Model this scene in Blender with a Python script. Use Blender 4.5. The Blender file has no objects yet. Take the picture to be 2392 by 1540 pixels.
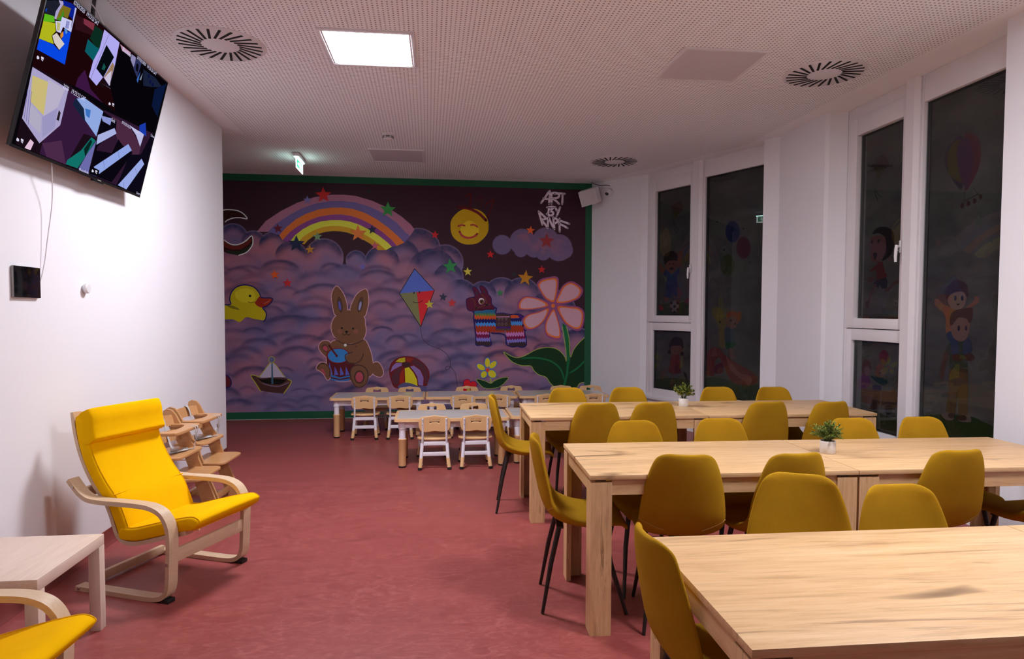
import bpy, bmesh, math, random
import numpy as np
from mathutils import Vector, Matrix
from mathutils.geometry import tessellate_polygon
random.seed(7)
SC=bpy.context.scene; COL=SC.collection
PI=math.pi
# ---------------------------------------------------------------- camera
CAM_F,CAM_YAW,CAM_PITCH,CAM_ROLL,CAM_H=1539.57,0.12683,-0.04222,0.00317,1.52244
cd=bpy.data.cameras.new('camera'); cam=bpy.data.objects.new('camera',cd); COL.objects.link(cam)
cd.sensor_fit='HORIZONTAL'; cd.sensor_width=36.0; cd.lens=36.0*CAM_F/2392.0; cd.shift_y=20.0/2392.0
cd.clip_start=.05; cd.clip_end=60
fw=Vector((math.sin(CAM_YAW)*math.cos(CAM_PITCH),math.cos(CAM_YAW)*math.cos(CAM_PITCH),math.sin(CAM_PITCH)))
ri=Vector((math.cos(CAM_YAW),-math.sin(CAM_YAW),0)); up=ri.cross(fw)
r2=ri*math.cos(CAM_ROLL)+up*math.sin(CAM_ROLL); u2=-ri*math.sin(CAM_ROLL)+up*math.cos(CAM_ROLL)
mw=Matrix((r2,u2,-fw)).transposed().to_4x4(); mw.translation=Vector((0,0,CAM_H)); cam.matrix_world=mw
SC.camera=cam
# ---------------------------------------------------------------- world (night outside), exposure
w=bpy.data.worlds.new('night'); SC.world=w; w.use_nodes=True
w.node_tree.nodes['Background'].inputs[0].default_value=(.55,.6,.8,1); w.node_tree.nodes['Background'].inputs[1].default_value=.006
vs=SC.view_settings; vs.view_transform='Standard'; vs.look='None'; vs.gamma=1; vs.use_curve_mapping=False
vs.exposure=0.0
PANEL_LIGHT=108.0           # radiance of the lit ceiling panels
PANEL_COLOR=(.93,.945,1.02)
PANEL_LIT=[(-.40,4.81),(2.10,1.95)]   # the lit ones: the one in view and the one over the front table

# ---------------------------------------------------------------- data (measured flat art, mm)
FIGS=[
('painted_rainbow','',[
('P','96627a',0,'-2317,2582 -2195,2732 -1995,2872 -1773,2991 -1549,3070 -1325,3110 -1157,3114 -987,3101 -760,3037 -532,2939 -360,2827 -234,2719 -187,2656 -245,2561 -314,2618 -441,2750 -613,2868 -795,2956 -988,3011 -1157,3028 -1326,3022 -1528,2985 -1718,2912 -1885,2818 -2063,2695 -2169,2585'),
('P','615486',0,'-2169,2585 -2063,2695 -1885,2818 -1718,2912 -1528,2985 -1326,3022 -1157,3028 -988,3011 -795,2956 -613,2868 -441,2750 -314,2618 -245,2561 -327,2467 -407,2547 -533,2661 -705,2785 -875,2874 -1034,2922 -1180,2938 -1327,2932 -1495,2904 -1663,2839 -1797,2762 -1931,2646 -2021,2542'),
('P','e2652c',0,'-2021,2542 -1931,2646 -1797,2762 -1663,2839 -1495,2904 -1327,2932 -1180,2938 -1034,2922 -875,2874 -705,2785 -533,2661 -407,2547 -327,2467 -431,2419 -500,2499 -625,2607 -774,2708 -921,2780 -1057,2824 -1192,2841 -1328,2835 -1496,2803 -1653,2737 -1776,2666 -1888,2579 -1977,2474'),
('P','783a78',0,'-1977,2474 -1888,2579 -1776,2666 -1653,2737 -1496,2803 -1328,2835 -1192,2841 -1057,2824 -921,2780 -774,2708 -625,2607 -500,2499 -431,2419 -500,2406 -557,2463 -672,2554 -808,2638 -944,2705 -1080,2748 -1193,2763 -1328,2761 -1463,2741 -1598,2692 -1710,2627 -1810,2546 -1889,2442'),
('P','c8c03c',0,'-1889,2442 -1810,2546 -1710,2627 -1598,2692 -1463,2741 -1328,2761 -1193,2763 -1080,2748 -944,2705 -808,2638 -672,2554 -557,2463 -500,2406 -581,2358 -684,2449 -775,2512 -877,2574 -990,2629 -1092,2662 -1205,2680 -1318,2681 -1430,2665 -1531,2631 -1621,2583 -1711,2519 -1773,2444'),
('P','b68a20',0,'-1773,2444 -1711,2519 -1621,2583 -1531,2631 -1430,2665 -1318,2681 -1205,2680 -1092,2662 -990,2629 -877,2574 -775,2512 -684,2449 -581,2358 -695,2356 -764,2425 -843,2470 -934,2521 -1025,2565 -1115,2595 -1206,2608 -1307,2610 -1408,2596 -1498,2568 -1577,2527 -1644,2474 -1689,2422'),
]),
('painted_moon','',[
('P','2a0608',0,'-2975,2783 -2823,2859 -2715,2873 -2585,2868 -2510,2838 -2461,2794 -2443,2755 -2522,2768 -2619,2763 -2696,2733 -2728,2710 -2784,2619 -2774,2529 -2732,2456 -2668,2418 -2592,2402 -2526,2420 -2449,2467 -2385,2527 -2371,2468 -2385,2388 -2452,2303 -2556,2259 -2702,2282 -2895,2381'),
('P','5a1a12',0,'-2764,2467 -2679,2401 -2592,2385 -2494,2421 -2395,2490 -2384,2456 -2439,2399 -2527,2341 -2636,2334 -2723,2361 -2787,2405'),
('P','1d2316',0,'-2723,2327 -2550,2318 -2429,2376 -2384,2434 -2391,2383 -2457,2302 -2556,2261 -2702,2284'),
('L','cfc8e6',14,'-2802,2849 -2715,2873 -2585,2868 -2510,2838 -2461,2794 -2443,2755 -2522,2768 -2619,2763 -2696,2733 -2728,2707'),
('L','cfc8e6',14,'-2743,2462 -2668,2412 -2592,2400 -2515,2423 -2449,2467 -2385,2527 -2368,2457 -2383,2389 -2452,2303 -2556,2259'),
]),
('painted_sun','',[
('S','ab8a06',0,'588,2962 477,2942 384,2870 328,2788 320,2696 337,2592 395,2517 489,2466 588,2454 699,2475 787,2541 846,2624 860,2717 846,2810 793,2897 699,2953'),
('S','c0a41a',0,'588,2794 500,2745 454,2652 512,2560 594,2526 676,2563 723,2657 676,2749'),
('L','5e0e14',38,'442,2976 547,2969 640,2940 722,2895 787,2838 822,2801'),
('L','a03a34',25,'430,2712 471,2727 518,2722'),
('L','a03a34',25,'611,2730 652,2734 699,2707'),
('L','a03a34',31,'448,2634 483,2577 570,2547 652,2568 697,2607'),
('L','48090f',25,'541,3129 611,3177 603,3084 594,2974'),
('L','3e0a10',16,'640,3067 763,3128 757,3053 748,2965'),
('L','48090f',22,'810,3025 928,3092 899,2986 846,2834'),
('L','48090f',25,'413,2981 500,2987 594,2968'),
]),
('painted_signature','white sprayed lettering',[
('L','bdb0bf',30,'1618,3067 1683,3157 1743,3241 1741,3147 1732,3055'),
('L','bdb0bf',30,'1653,3133 1720,3125 1794,3136'),
('L','bdb0bf',30,'1770,3059 1770,3136 1774,3206 1852,3211 1882,3174 1852,3143 1794,3130 1840,3096 1879,3058'),
('L','bdb0bf',30,'1809,3201 1888,3209 1963,3205'),
('L','bdb0bf',30,'1930,3201 1929,3128 1925,3057'),
('L','bdb0bf',30,'1705,3005 1756,3013 1799,3013 1775,2980 1727,2953'),
('L','bdb0bf',30,'1732,3010 1728,2958 1718,2905'),
('L','bdb0bf',30,'1739,2952 1793,2936 1787,2900 1745,2890 1703,2910'),
('L','bdb0bf',30,'1823,3013 1839,2978 1856,2949'),
('L','bdb0bf',30,'1895,3009 1871,2943 1844,2878'),
('L','bdb0bf',30,'1582,2943 1607,2861 1637,2756'),
('L','bdb0bf',30,'1588,2940 1643,2891 1691,2845 1661,2833 1625,2826 1673,2768 1716,2708'),
('L','bdb0bf',30,'1716,2710 1719,2793 1723,2864 1758,2794 1797,2712'),
('L','bdb0bf',30,'1796,2863 1803,2783 1814,2695'),
('L','bdb0bf',30,'1796,2859 1836,2842 1866,2817 1840,2789 1806,2771'),
('L','bdb0bf',30,'1887,2846 1888,2761 1891,2660'),
('L','bdb0bf',30,'1884,2820 1957,2800 2030,2775'),
('L','bdb0bf',30,'1879,2772 1945,2748 2006,2713'),
]),
('painted_duck','',[
('S','a89a0c',0,'-2925,1573 -2777,1585 -2673,1591 -2684,1657 -2662,1750 -2589,1828 -2477,1856 -2366,1827 -2298,1753 -2274,1679 -2257,1569 -2214,1491 -2206,1446 -2222,1374 -2372,1394 -2471,1416 -2558,1348 -2657,1387 -2928,1393'),
('S','b9ae1e',0,'-2590,1774 -2478,1813 -2379,1775 -2343,1698 -2381,1633 -2480,1613 -2567,1645 -2615,1709'),
('S','6e6410',0,'-2728,1580 -2654,1574 -2581,1542 -2556,1514 -2618,1526 -2679,1542'),
('S','82200f',0,'-2295,1698 -2243,1682 -2125,1676 -2138,1621 -2195,1569 -2257,1548 -2319,1569 -2356,1614 -2337,1640'),
('L','9c4433',19,'-2232,1602 -2181,1628 -2156,1654'),
('S','120c08',0,'-2401,1707 -2403,1698 -2409,1692 -2417,1690 -2425,1692 -2431,1698 -2433,1707 -2431,1715 -2425,1721 -2417,1723 -2409,1721 -2403,1715'),
('L','1c1650',16,'-2925,1579 -2777,1585 -2673,1591 -2684,1657 -2662,1750 -2589,1828 -2477,1856 -2366,1827 -2298,1753 -2271,1692 -2231,1682 -2125,1676 -2138,1621 -2195,1569 -2251,1546 -2214,1491 -2205,1446 -2216,1394 -2240,1359'),
('L','6e6410',10,'-2441,1626 -2406,1612 -2362,1623'),
]),
('painted_rabbit_with_drum','',[
('C','b58a98',21,'-1271,1441 -1315,1586 -1326,1730 -1268,1846 -1198,1790 -1141,1666 -1124,1494'),
('C','b58a98',21,'-1070,1495 -1031,1653 -960,1759 -856,1806 -827,1667 -844,1535 -900,1422'),
('C','b58a98',21,'-1258,1441 -1127,1508 -1067,1508 -897,1426 -874,1310 -866,1217 -905,1111 -1016,1058 -1145,1052 -1254,1105 -1318,1191 -1334,1283 -1313,1375'),
('C','b58a98',21,'-1351,1046 -1255,1099 -1094,1039 -899,1104 -828,1005 -786,871 -769,711 -804,591 -1020,540 -1278,530 -1393,716 -1391,901'),
('C','b58a98',21,'-1508,994 -1479,1066 -1415,1090 -1351,1059 -1320,954 -1391,868 -1455,908'),
('C','b58a98',21,'-1540,698 -1520,757 -1456,789 -1392,756 -1348,676 -1355,583 -1394,544 -1445,624 -1495,671'),
('C','b58a98',21,'-1084,634 -1044,727 -953,746 -869,699 -837,605 -864,485 -955,433 -1039,481'),
('C','b58a98',21,'-784,685 -771,765 -705,784 -653,724 -628,630 -667,577 -759,611'),
('S','684630',0,'-1271,1441 -1315,1586 -1326,1730 -1268,1846 -1198,1790 -1141,1666 -1124,1494'),
('S','684630',0,'-1070,1495 -1031,1653 -960,1759 -856,1806 -827,1667 -844,1535 -900,1422'),
('S','684630',0,'-1351,1046 -1255,1099 -1094,1039 -899,1104 -828,1005 -786,871 -769,711 -804,591 -1020,540 -1278,530 -1393,716 -1391,901'),
('S','684630',0,'-784,685 -771,765 -705,784 -653,724 -628,630 -667,577 -759,611'),
('S','684630',0,'-1508,994 -1479,1066 -1415,1090 -1351,1059 -1320,954 -1391,868 -1455,908'),
('S','684630',0,'-1258,1441 -1127,1508 -1067,1508 -897,1426 -874,1310 -866,1217 -905,1111 -1016,1058 -1145,1052 -1254,1105 -1318,1191 -1334,1283 -1313,1375'),
('L','422a26',13,'-1293,1125 -1210,1066 -1094,1039 -990,1052 -899,1104'),
('S','4a3028',0,'-1180,1598 -1177,1542 -1185,1500 -1201,1482 -1220,1494 -1239,1533 -1252,1587 -1255,1643 -1247,1686 -1231,1703 -1212,1691 -1193,1653'),
('S','5050a0',0,'-1202,1578 -1200,1547 -1203,1523 -1210,1513 -1219,1520 -1229,1542 -1235,1573 -1237,1605 -1235,1628 -1227,1638 -1218,1631 -1209,1609'),
('S','4a3028',0,'-903,1587 -919,1533 -941,1495 -961,1484 -976,1502 -981,1545 -974,1601 -958,1655 -937,1693 -916,1704 -901,1686 -897,1643'),
('S','7f80a8',0,'-925,1573 -934,1543 -944,1521 -954,1515 -961,1525 -962,1549 -958,1580 -949,1611 -939,1632 -929,1639 -922,1629 -921,1605'),
('S','0c0808',0,'-1179,1265 -1181,1258 -1186,1252 -1193,1250 -1200,1252 -1205,1258 -1207,1265 -1205,1272 -1200,1277 -1193,1279 -1186,1277 -1180,1272'),
('S','0c0808',0,'-1025,1258 -1027,1251 -1032,1246 -1039,1244 -1046,1246 -1052,1251 -1053,1258 -1052,1265 -1046,1271 -1039,1273 -1032,1271 -1027,1265'),
('S','0c0808',0,'-1151,1220 -1129,1228 -1108,1220 -1129,1196'),
('L','1a1010',8,'-1183,1184 -1157,1167 -1130,1194'),
('L','1a1010',8,'-1130,1194 -1106,1167 -1077,1184'),
('S','7a4a3c',0,'-1191,1217 -1195,1202 -1206,1190 -1222,1186 -1237,1190 -1248,1202 -1252,1217 -1248,1233 -1237,1245 -1221,1249 -1206,1245 -1195,1233'),
('S','7a4a3c',0,'-971,1217 -975,1201 -987,1190 -1002,1185 -1018,1190 -1029,1201 -1033,1217 -1029,1233 -1017,1245 -1002,1249 -986,1245 -975,1233'),
('S','c8bfd0',0,'-1127,1027 -1130,1017 -1137,1010 -1147,1007 -1157,1010 -1164,1017 -1166,1027 -1164,1037 -1156,1044 -1147,1047 -1137,1044 -1130,1037'),
('S','4a3028',0,'-1467,981 -1454,1033 -1415,1040 -1380,993 -1384,934 -1423,934'),
('S','9c4050',0,'-1454,981 -1441,1013 -1409,1017 -1388,980 -1393,947 -1423,951'),
('P','4c1018',0,'-1410,901 -1392,756 -1349,557 -1278,527 -1097,528 -1084,634 -1018,753 -1088,900'),
('P','5152a0',0,'-1369,795 -1321,616 -1378,604'),
('P','5152a0',0,'-1292,729 -1244,616 -1301,603'),
('P','5152a0',0,'-1216,728 -1168,615 -1225,602'),
('P','5152a0',0,'-1141,727 -1093,614 -1150,601'),
('P','2c62a0',0,'-1355,617 -1226,576 -1090,601 -1091,581 -1227,553 -1349,586'),
('P','2c62a0',0,'-1355,568 -1227,536 -1091,561 -1095,528 -1227,519 -1343,544'),
('S','6e1418',0,'-1086,880 -1108,825 -1167,786 -1248,772 -1328,787 -1387,827 -1408,881 -1386,935 -1327,975 -1246,989 -1166,974 -1107,934'),
('S','2c70ae',0,'-1099,880 -1119,831 -1172,795 -1244,783 -1316,796 -1368,832 -1387,881 -1368,930 -1315,966 -1243,978 -1171,965 -1118,929'),
('L','4c0c10',25,'-1367,1026 -1320,954 -1265,879'),
('S','4c0c10',0,'-1249,877 -1251,868 -1257,862 -1265,859 -1274,862 -1280,868 -1282,877 -1280,885 -1274,892 -1265,894 -1257,892 -1251,885'),
('L','422a26',15,'-997,1012 -1036,939 -1134,900 -1149,847 -1109,780 -1018,766 -933,819 -900,905'),
('S','684630',0,'-1017,992 -1056,919 -1127,886 -1140,847 -1102,791 -1018,780 -946,826 -913,899 -952,992'),
('S','684630',0,'-1540,698 -1520,757 -1456,789 -1392,756 -1348,676 -1355,583 -1394,544 -1445,624 -1495,671'),
('S','684630',0,'-1084,634 -1044,727 -953,746 -869,699 -837,605 -864,485 -955,433 -1039,481'),
('C','422a26',16,'-1084,634 -1044,727 -953,746 -869,699 -837,605 -864,485 -955,433 -1039,481'),
('L','422a26',14,'-1527,711 -1482,770 -1411,759 -1361,683 -1368,597'),
('S','422a26',0,'-887,579 -897,532 -923,498 -959,486 -995,499 -1020,534 -1030,580 -1020,627 -993,661 -958,673 -922,660 -896,626'),
('S','9c4050',0,'-906,576 -913,541 -933,514 -959,505 -985,515 -1003,541 -1010,577 -1003,613 -984,639 -958,649 -932,639 -913,613'),
('S','9c4050',0,'-1482,697 -1444,684 -1419,604 -1457,644'),
]),
('painted_sailing_boat','',[
('S','a49aae',0,'-2307,593 -2256,664 -2166,781 -2137,794 -2091,761 -2011,642 -1970,589 -2144,578'),
('L','9a9432',11,'-2313,593 -2256,664 -2169,780 -2137,793 -2089,758 -2007,642 -1967,585'),
('P','3f2420',0,'-2419,613 -2363,606 -2295,569 -2169,585 -2018,586 -1929,563 -1882,516 -1982,359 -2096,368 -2297,403'),
('P','0c0705',0,'-2332,586 -2257,553 -2144,571 -2018,557 -1930,536 -2019,485 -2145,486 -2270,514'),
('S','4c3024',0,'-2351,593 -2270,520 -2145,489 -2031,485 -1917,549 -1889,516 -2019,459 -2170,460 -2295,501'),
('L','6c5a84',10,'-2270,507 -2170,471 -2044,461 -1917,510'),
('P','33566e',0,'-2146,794 -2129,794 -2122,493 -2150,493'),
('S','9a9432',0,'-2097,830 -2103,807 -2120,790 -2143,784 -2165,790 -2181,807 -2187,831 -2181,854 -2164,872 -2141,878 -2119,871 -2103,854'),
('S','555a7c',0,'-2106,830 -2111,811 -2124,798 -2142,793 -2161,798 -2174,812 -2178,831 -2173,850 -2160,864 -2142,869 -2123,863 -2110,849'),
('L','9a9432',13,'-2294,396 -2352,495 -2422,613 -2357,609 -2300,593'),
('L','9a9432',13,'-1929,556 -1883,514 -1985,360'),
]),
('painted_kite','',[
('P','4a5fae',0,'-186,2104 91,1801 -398,1753'),
('P','6e7048',0,'-398,1753 -157,1772 -102,1285'),
('P','b9202a',0,'-157,1772 91,1801 -102,1285'),
('L','141414',9,'-186,2104 91,1801'),
('L','141414',9,'91,1801 -102,1285'),
('L','141414',9,'-102,1285 -398,1753'),
('L','141414',9,'-398,1753 -186,2104'),
('S','2c1618',0,'-206,1763 -195,1779 -184,1763 -195,1747'),
('S','2c1618',0,'-129,1771 -118,1790 -108,1771 -118,1755'),
('L','2c1218',8,'-214,1639 -174,1624 -121,1628 -79,1653 -75,1662'),
('L','20202c',6,'-102,1285 -96,1191 -56,1084 37,1016 157,969 250,908 311,813 317,731 297,684 257,667 246,698 277,724 331,697 385,623 398,527 418,419'),
]),
('painted_beach_ball','',[
('S','5e141a',0,'-547,658 -520,764 -441,838 -322,868 -190,849 -71,775 3,680 20,585 -5,491 -38,437 -271,427 -456,415 -521,523'),
('P','a89a14',0,'-457,791 -401,837 -322,850 -320,790 -362,779'),
('P','7a2012',0,'-312,850 -203,836 -250,783 -309,792'),
('P','4c2430',0,'-190,829 -77,768 -11,673 2,572 -38,451 -51,572 -111,694 -236,776'),
('P','7a6098',0,'-527,644 -501,724 -454,771 -369,774 -369,737 -461,690'),
('P','4c2430',0,'-518,564 -455,677 -369,716 -402,616 -416,482 -469,456'),
('P','8a2010',0,'-405,482 -396,616 -343,703 -336,575 -326,481'),
('P','c0b41c',0,'-328,696 -270,712 -204,628 -158,533 -149,445 -321,481'),
('P','7a6098',0,'-254,722 -203,735 -111,667 -64,559 -71,445 -135,452 -151,573 -190,641'),
('S','3a1a20',0,'-244,746 -252,728 -274,714 -303,709 -332,714 -353,728 -361,747 -353,766 -332,780 -303,784 -273,779 -252,765'),
('S','4c4a70',0,'-416,415 -403,462 -323,492 -218,473 -138,439 -71,440 -31,431 -32,370 -271,373'),
]),
('painted_red_flower','',[
('S','2c1660',0,'610,478 603,448 582,426 553,418 525,427 504,449 497,479 504,509 525,530 553,538 582,530 603,508'),
('S','2c1660',0,'699,449 691,419 670,398 642,390 613,398 592,421 585,451 592,481 613,502 642,510 670,502 691,479'),
('S','2c1660',0,'590,403 582,373 562,351 533,344 505,352 484,374 476,404 484,434 505,456 533,463 562,455 582,433'),
('S','2c1660',0,'712,374 705,344 684,323 655,315 627,323 606,346 598,376 606,405 627,427 655,435 684,427 705,404'),
('S','2c1660',0,'644,402 637,372 616,351 587,343 559,351 538,374 530,404 538,434 559,455 587,463 616,455 637,432'),
('S','b4141e',0,'602,478 596,452 578,433 553,427 529,434 511,453 505,479 511,505 529,523 553,530 578,523 596,504'),
('S','b4141e',0,'691,449 684,424 666,405 642,398 617,405 599,425 593,451 599,476 617,495 642,502 666,495 684,475'),
('S','b4141e',0,'582,403 575,377 558,359 533,352 509,359 491,378 484,404 491,430 509,449 533,455 557,448 575,429'),
('S','b4141e',0,'704,374 698,348 680,330 655,323 631,330 613,350 606,375 613,401 631,420 655,427 680,419 698,400'),
('S','b4141e',0,'636,402 630,377 612,358 587,351 563,358 545,378 539,404 545,429 563,448 587,455 612,448 630,428'),
('S','a8963a',0,'604,362 600,342 590,327 577,321 563,327 553,342 549,363 553,383 563,398 576,403 590,397 600,382'),
]),
('painted_yellow_flower','',[
('S','0c3018',0,'689,531 805,507 887,468 941,501 1037,541 1147,550 1092,472 1010,412 901,392 805,400 737,456'),
('C','86963c',8,'689,531 805,507 894,468 941,501 1037,541 1147,550 1092,472 1010,412 901,395 805,403 737,456'),
('P','86963c',0,'881,557 903,556 909,474 884,475'),
('S','3a68a0',0,'893,768 887,730 870,702 847,692 824,702 807,731 800,769 807,807 823,835 847,845 870,834 887,806'),
('S','3a68a0',0,'961,703 930,682 898,676 874,687 865,711 872,742 894,772 925,793 956,799 980,789 990,765 983,733'),
('S','3a68a0',0,'779,744 806,718 819,689 815,663 794,649 762,649 727,664 700,689 686,719 691,744 712,758 744,758'),
('S','3a68a0',0,'951,651 975,621 983,587 972,558 945,541 911,540 877,557 853,587 845,621 856,650 882,668 917,668'),
('S','3a68a0',0,'839,573 819,550 792,540 765,546 746,566 740,594 748,624 769,646 796,656 822,651 841,631 848,603'),
('S','bab01e',0,'882,768 877,735 865,712 847,703 829,712 816,736 811,769 816,801 829,825 847,834 864,825 877,801'),
('S','bab01e',0,'953,711 927,693 901,687 882,694 875,714 883,739 902,764 928,783 953,789 972,781 979,762 972,736'),
('S','bab01e',0,'773,734 796,713 808,689 806,669 789,659 762,660 733,673 709,694 697,718 700,738 717,749 744,747'),
('S','bab01e',0,'944,642 965,618 972,589 963,565 941,551 912,551 883,566 863,591 856,619 865,644 886,657 916,657'),
('S','bab01e',0,'830,578 813,560 791,551 770,556 756,571 751,594 758,618 774,637 796,645 817,641 832,626 837,603'),
('S','c0381e',0,'871,659 868,645 860,636 848,632 837,636 828,646 825,659 828,673 837,683 848,687 860,683 868,673'),
]),
('painted_big_flower','',[
('P','0e5a30',0,'1935,1340 1998,1299 2041,1078 2057,829 2038,594 1983,373 1934,373 2003,594 2015,829 1985,1078'),
('P','0a2c12',0,'2064,843 2106,940 2176,1036 2274,1126 2365,1216 2371,479 2208,453 2166,398 1983,373 2024,594'),
('P','0a2c12',0,'1077,920 1187,862 1284,837 1394,867 1533,942 1671,980 1811,975 1909,927 1980,843 2008,774 2016,636 1969,387 1842,402 1758,472 1702,549 1590,591 1520,654 1478,716 1340,724 1202,780'),
('L','86963c',10,'1969,387 1842,402 1758,472 1702,549 1590,591 1520,654 1478,716 1340,724 1202,780 1077,920 1187,862 1284,837 1394,867 1533,942 1671,980 1811,975 1909,927 1980,843 2000,777 1993,940 1964,1133 1938,1285'),
('L','86963c',10,'1998,1285 2041,1106 2061,843 2106,940 2176,1036 2271,1126'),
('L','86963c',10,'2166,398 2208,456 2273,467'),
('L','0e5a30',25,'1353,827 1561,832 1756,790 1897,692 1953,581 1965,511'),
('L','0e5a30',25,'2052,608 2164,676 2271,779'),
('P','0e5a30',0,'1949,1299 1998,1271 2034,1078 2047,829 2031,594 1976,373 1938,373 1998,594 2011,829 1985,1078'),
('S','80406a',0,'1793,1614 1682,1682 1598,1804 1558,1899 1611,1968 1721,2003 1867,2004 1878,1833 1842,1642'),
('S','80406a',0,'1821,1614 1862,1738 1945,1889 2070,1947 2197,1884 2243,1809 2185,1698 2003,1622'),
('S','80406a',0,'1772,1593 1612,1695 1391,1728 1295,1653 1275,1557 1337,1524 1557,1538'),
('S','80406a',0,'1766,1573 1613,1518 1420,1462 1337,1367 1379,1258 1476,1230 1614,1299 1725,1436'),
('S','80406a',0,'1807,1573 1724,1449 1672,1299 1698,1161 1810,1099 1925,1106 1907,1299 1850,1491'),
('S','80406a',0,'1828,1594 2017,1594 2186,1574 2264,1492 2258,1326 2202,1230 2090,1243 1948,1354'),
('S','d2642a',0,'1784,1644 1688,1702 1616,1807 1582,1889 1627,1948 1722,1978 1848,1980 1857,1833 1826,1668'),
('S','d2642a',0,'1852,1637 1887,1743 1958,1873 2066,1923 2175,1869 2214,1804 2164,1709 2008,1643'),
('S','d2642a',0,'1729,1596 1591,1684 1401,1712 1318,1647 1301,1565 1354,1536 1544,1548'),
('S','d2642a',0,'1734,1548 1603,1500 1436,1453 1366,1370 1402,1276 1485,1253 1604,1312 1699,1430'),
('S','d2642a',0,'1806,1536 1735,1430 1690,1300 1712,1182 1809,1129 1907,1134 1892,1300 1843,1465'),
('S','d2642a',0,'1866,1570 2028,1571 2173,1554 2241,1483 2236,1340 2188,1257 2091,1269 1969,1364'),
('S','b08896',0,'1776,1670 1694,1720 1631,1810 1602,1881 1641,1931 1723,1957 1831,1958 1839,1832 1812,1690'),
('S','b08896',0,'1878,1656 1908,1747 1970,1859 2063,1903 2156,1856 2190,1800 2147,1718 2012,1662'),
('S','b08896',0,'1692,1598 1573,1674 1409,1698 1338,1642 1323,1572 1369,1547 1533,1557'),
('S','b08896',0,'1707,1526 1594,1485 1451,1444 1390,1373 1421,1293 1493,1272 1595,1323 1677,1424'),
('S','b08896',0,'1805,1505 1744,1413 1705,1301 1724,1200 1807,1154 1892,1159 1879,1302 1837,1444'),
('S','b08896',0,'1898,1550 2038,1551 2163,1536 2221,1475 2217,1352 2175,1281 2092,1291 1987,1372'),
('S','d2642a',0,'1828,1589 1825,1574 1814,1563 1800,1559 1787,1563 1776,1574 1772,1589 1776,1604 1786,1615 1800,1619 1814,1616 1824,1605'),
]),
('painted_donkey','',[
('C','1a1450',23,'655,1480 655,1513 954,1562 962,1474 1063,1477 1173,1457 1269,1464 1331,1454 1386,1406 1421,1331 1425,1270 1397,1229 1377,1229 1398,1147 1410,1058 1402,1010 1347,990 1284,1004 1216,994 1157,1011 1123,1035 1109,1141 1071,1175 1009,1188 927,1189 869,1216 880,1127 897,1059 894,1019 839,1005 771,1026 724,1019 683,1033 683,1135 672,1223 659,1331 649,1405'),
('C','1a1450',20,'669,1719 635,1837 675,1840 716,1797 736,1760 762,1764 736,1844 750,1868 797,1848 838,1798 855,1744 896,1697 903,1612 951,1555 927,1548 886,1541 845,1538 777,1514 716,1514 635,1510 568,1530 551,1594 547,1668 588,1695'),
('S','3a0c5a',0,'1283,1457 1338,1447 1386,1400 1420,1331 1421,1270 1397,1232 1359,1249 1338,1338'),
('P','2e1e26',0,'683,1080 880,1080 892,1019 832,1009 771,1029 724,1021 683,1036'),
('P','2e1e26',0,'1157,1052 1395,1072 1400,1013 1347,993 1288,1010 1216,997 1161,1014'),
('P','6a66b0',0,'686,1135 887,1134 887,1073 875,1065 862,1092 853,1073 842,1065 828,1092 820,1073 808,1065 795,1092 786,1073 775,1065 761,1092 753,1073 741,1065 728,1092 720,1074 708,1065 694,1093 686,1074'),
('P','6a66b0',0,'1126,1106 1401,1119 1402,1065 1389,1057 1376,1084 1367,1063 1355,1055 1341,1082 1332,1062 1320,1053 1307,1081 1298,1060 1286,1052 1272,1079 1264,1058 1252,1050 1238,1078 1229,1057 1217,1049 1203,1076 1195,1055 1183,1047 1169,1074 1160,1054 1148,1045 1135,1073 1126,1052'),
('P','66083a',0,'686,1182 870,1182 870,1121 857,1113 842,1140 833,1121 820,1113 805,1140 796,1121 783,1113 769,1140 759,1121 747,1113 732,1140 723,1121 710,1113 695,1140 686,1121'),
('P','66083a',0,'1122,1175 1391,1188 1391,1106 1378,1098 1362,1125 1353,1104 1339,1096 1324,1123 1314,1102 1301,1094 1285,1121 1276,1100 1262,1092 1247,1119 1237,1098 1224,1090 1209,1118 1199,1097 1186,1088 1170,1116 1161,1095 1147,1087 1132,1114 1123,1093'),
('P','a868a4',0,'686,1243 866,1243 866,1175 853,1167 839,1194 830,1175 817,1167 803,1194 794,1175 781,1167 767,1194 758,1175 745,1167 731,1194 722,1175 709,1167 695,1194 686,1175'),
('P','a868a4',0,'1115,1222 1377,1229 1377,1150 1364,1142 1349,1170 1340,1149 1326,1141 1311,1169 1302,1148 1289,1140 1274,1168 1265,1148 1252,1139 1237,1167 1227,1147 1214,1139 1199,1166 1190,1146 1177,1138 1162,1165 1153,1145 1140,1137 1125,1164 1116,1144'),
('P','8a2a12',0,'679,1304 1091,1304 1091,1202 1075,1194 1057,1221 1045,1202 1029,1194 1011,1221 999,1202 983,1194 965,1221 954,1202 938,1194 919,1221 908,1202 892,1194 873,1221 862,1202 846,1194 828,1221 816,1202 800,1194 782,1221 770,1202 755,1194 736,1221 725,1202 709,1194 691,1221 679,1202'),
('P','8a2a12',0,'1105,1311 1369,1318 1370,1202 1357,1193 1341,1221 1332,1201 1319,1192 1303,1220 1294,1200 1281,1192 1266,1219 1256,1199 1243,1191 1228,1218 1218,1198 1205,1190 1190,1217 1181,1197 1167,1189 1152,1216 1143,1196 1130,1188 1115,1215 1105,1195'),
('P','3a7cc0',0,'679,1365 968,1365 968,1294 954,1286 937,1313 927,1294 912,1286 896,1313 885,1294 871,1286 854,1313 844,1294 830,1286 813,1313 803,1294 788,1286 772,1313 762,1294 747,1286 731,1313 720,1294 706,1286 689,1313 679,1294'),
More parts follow.
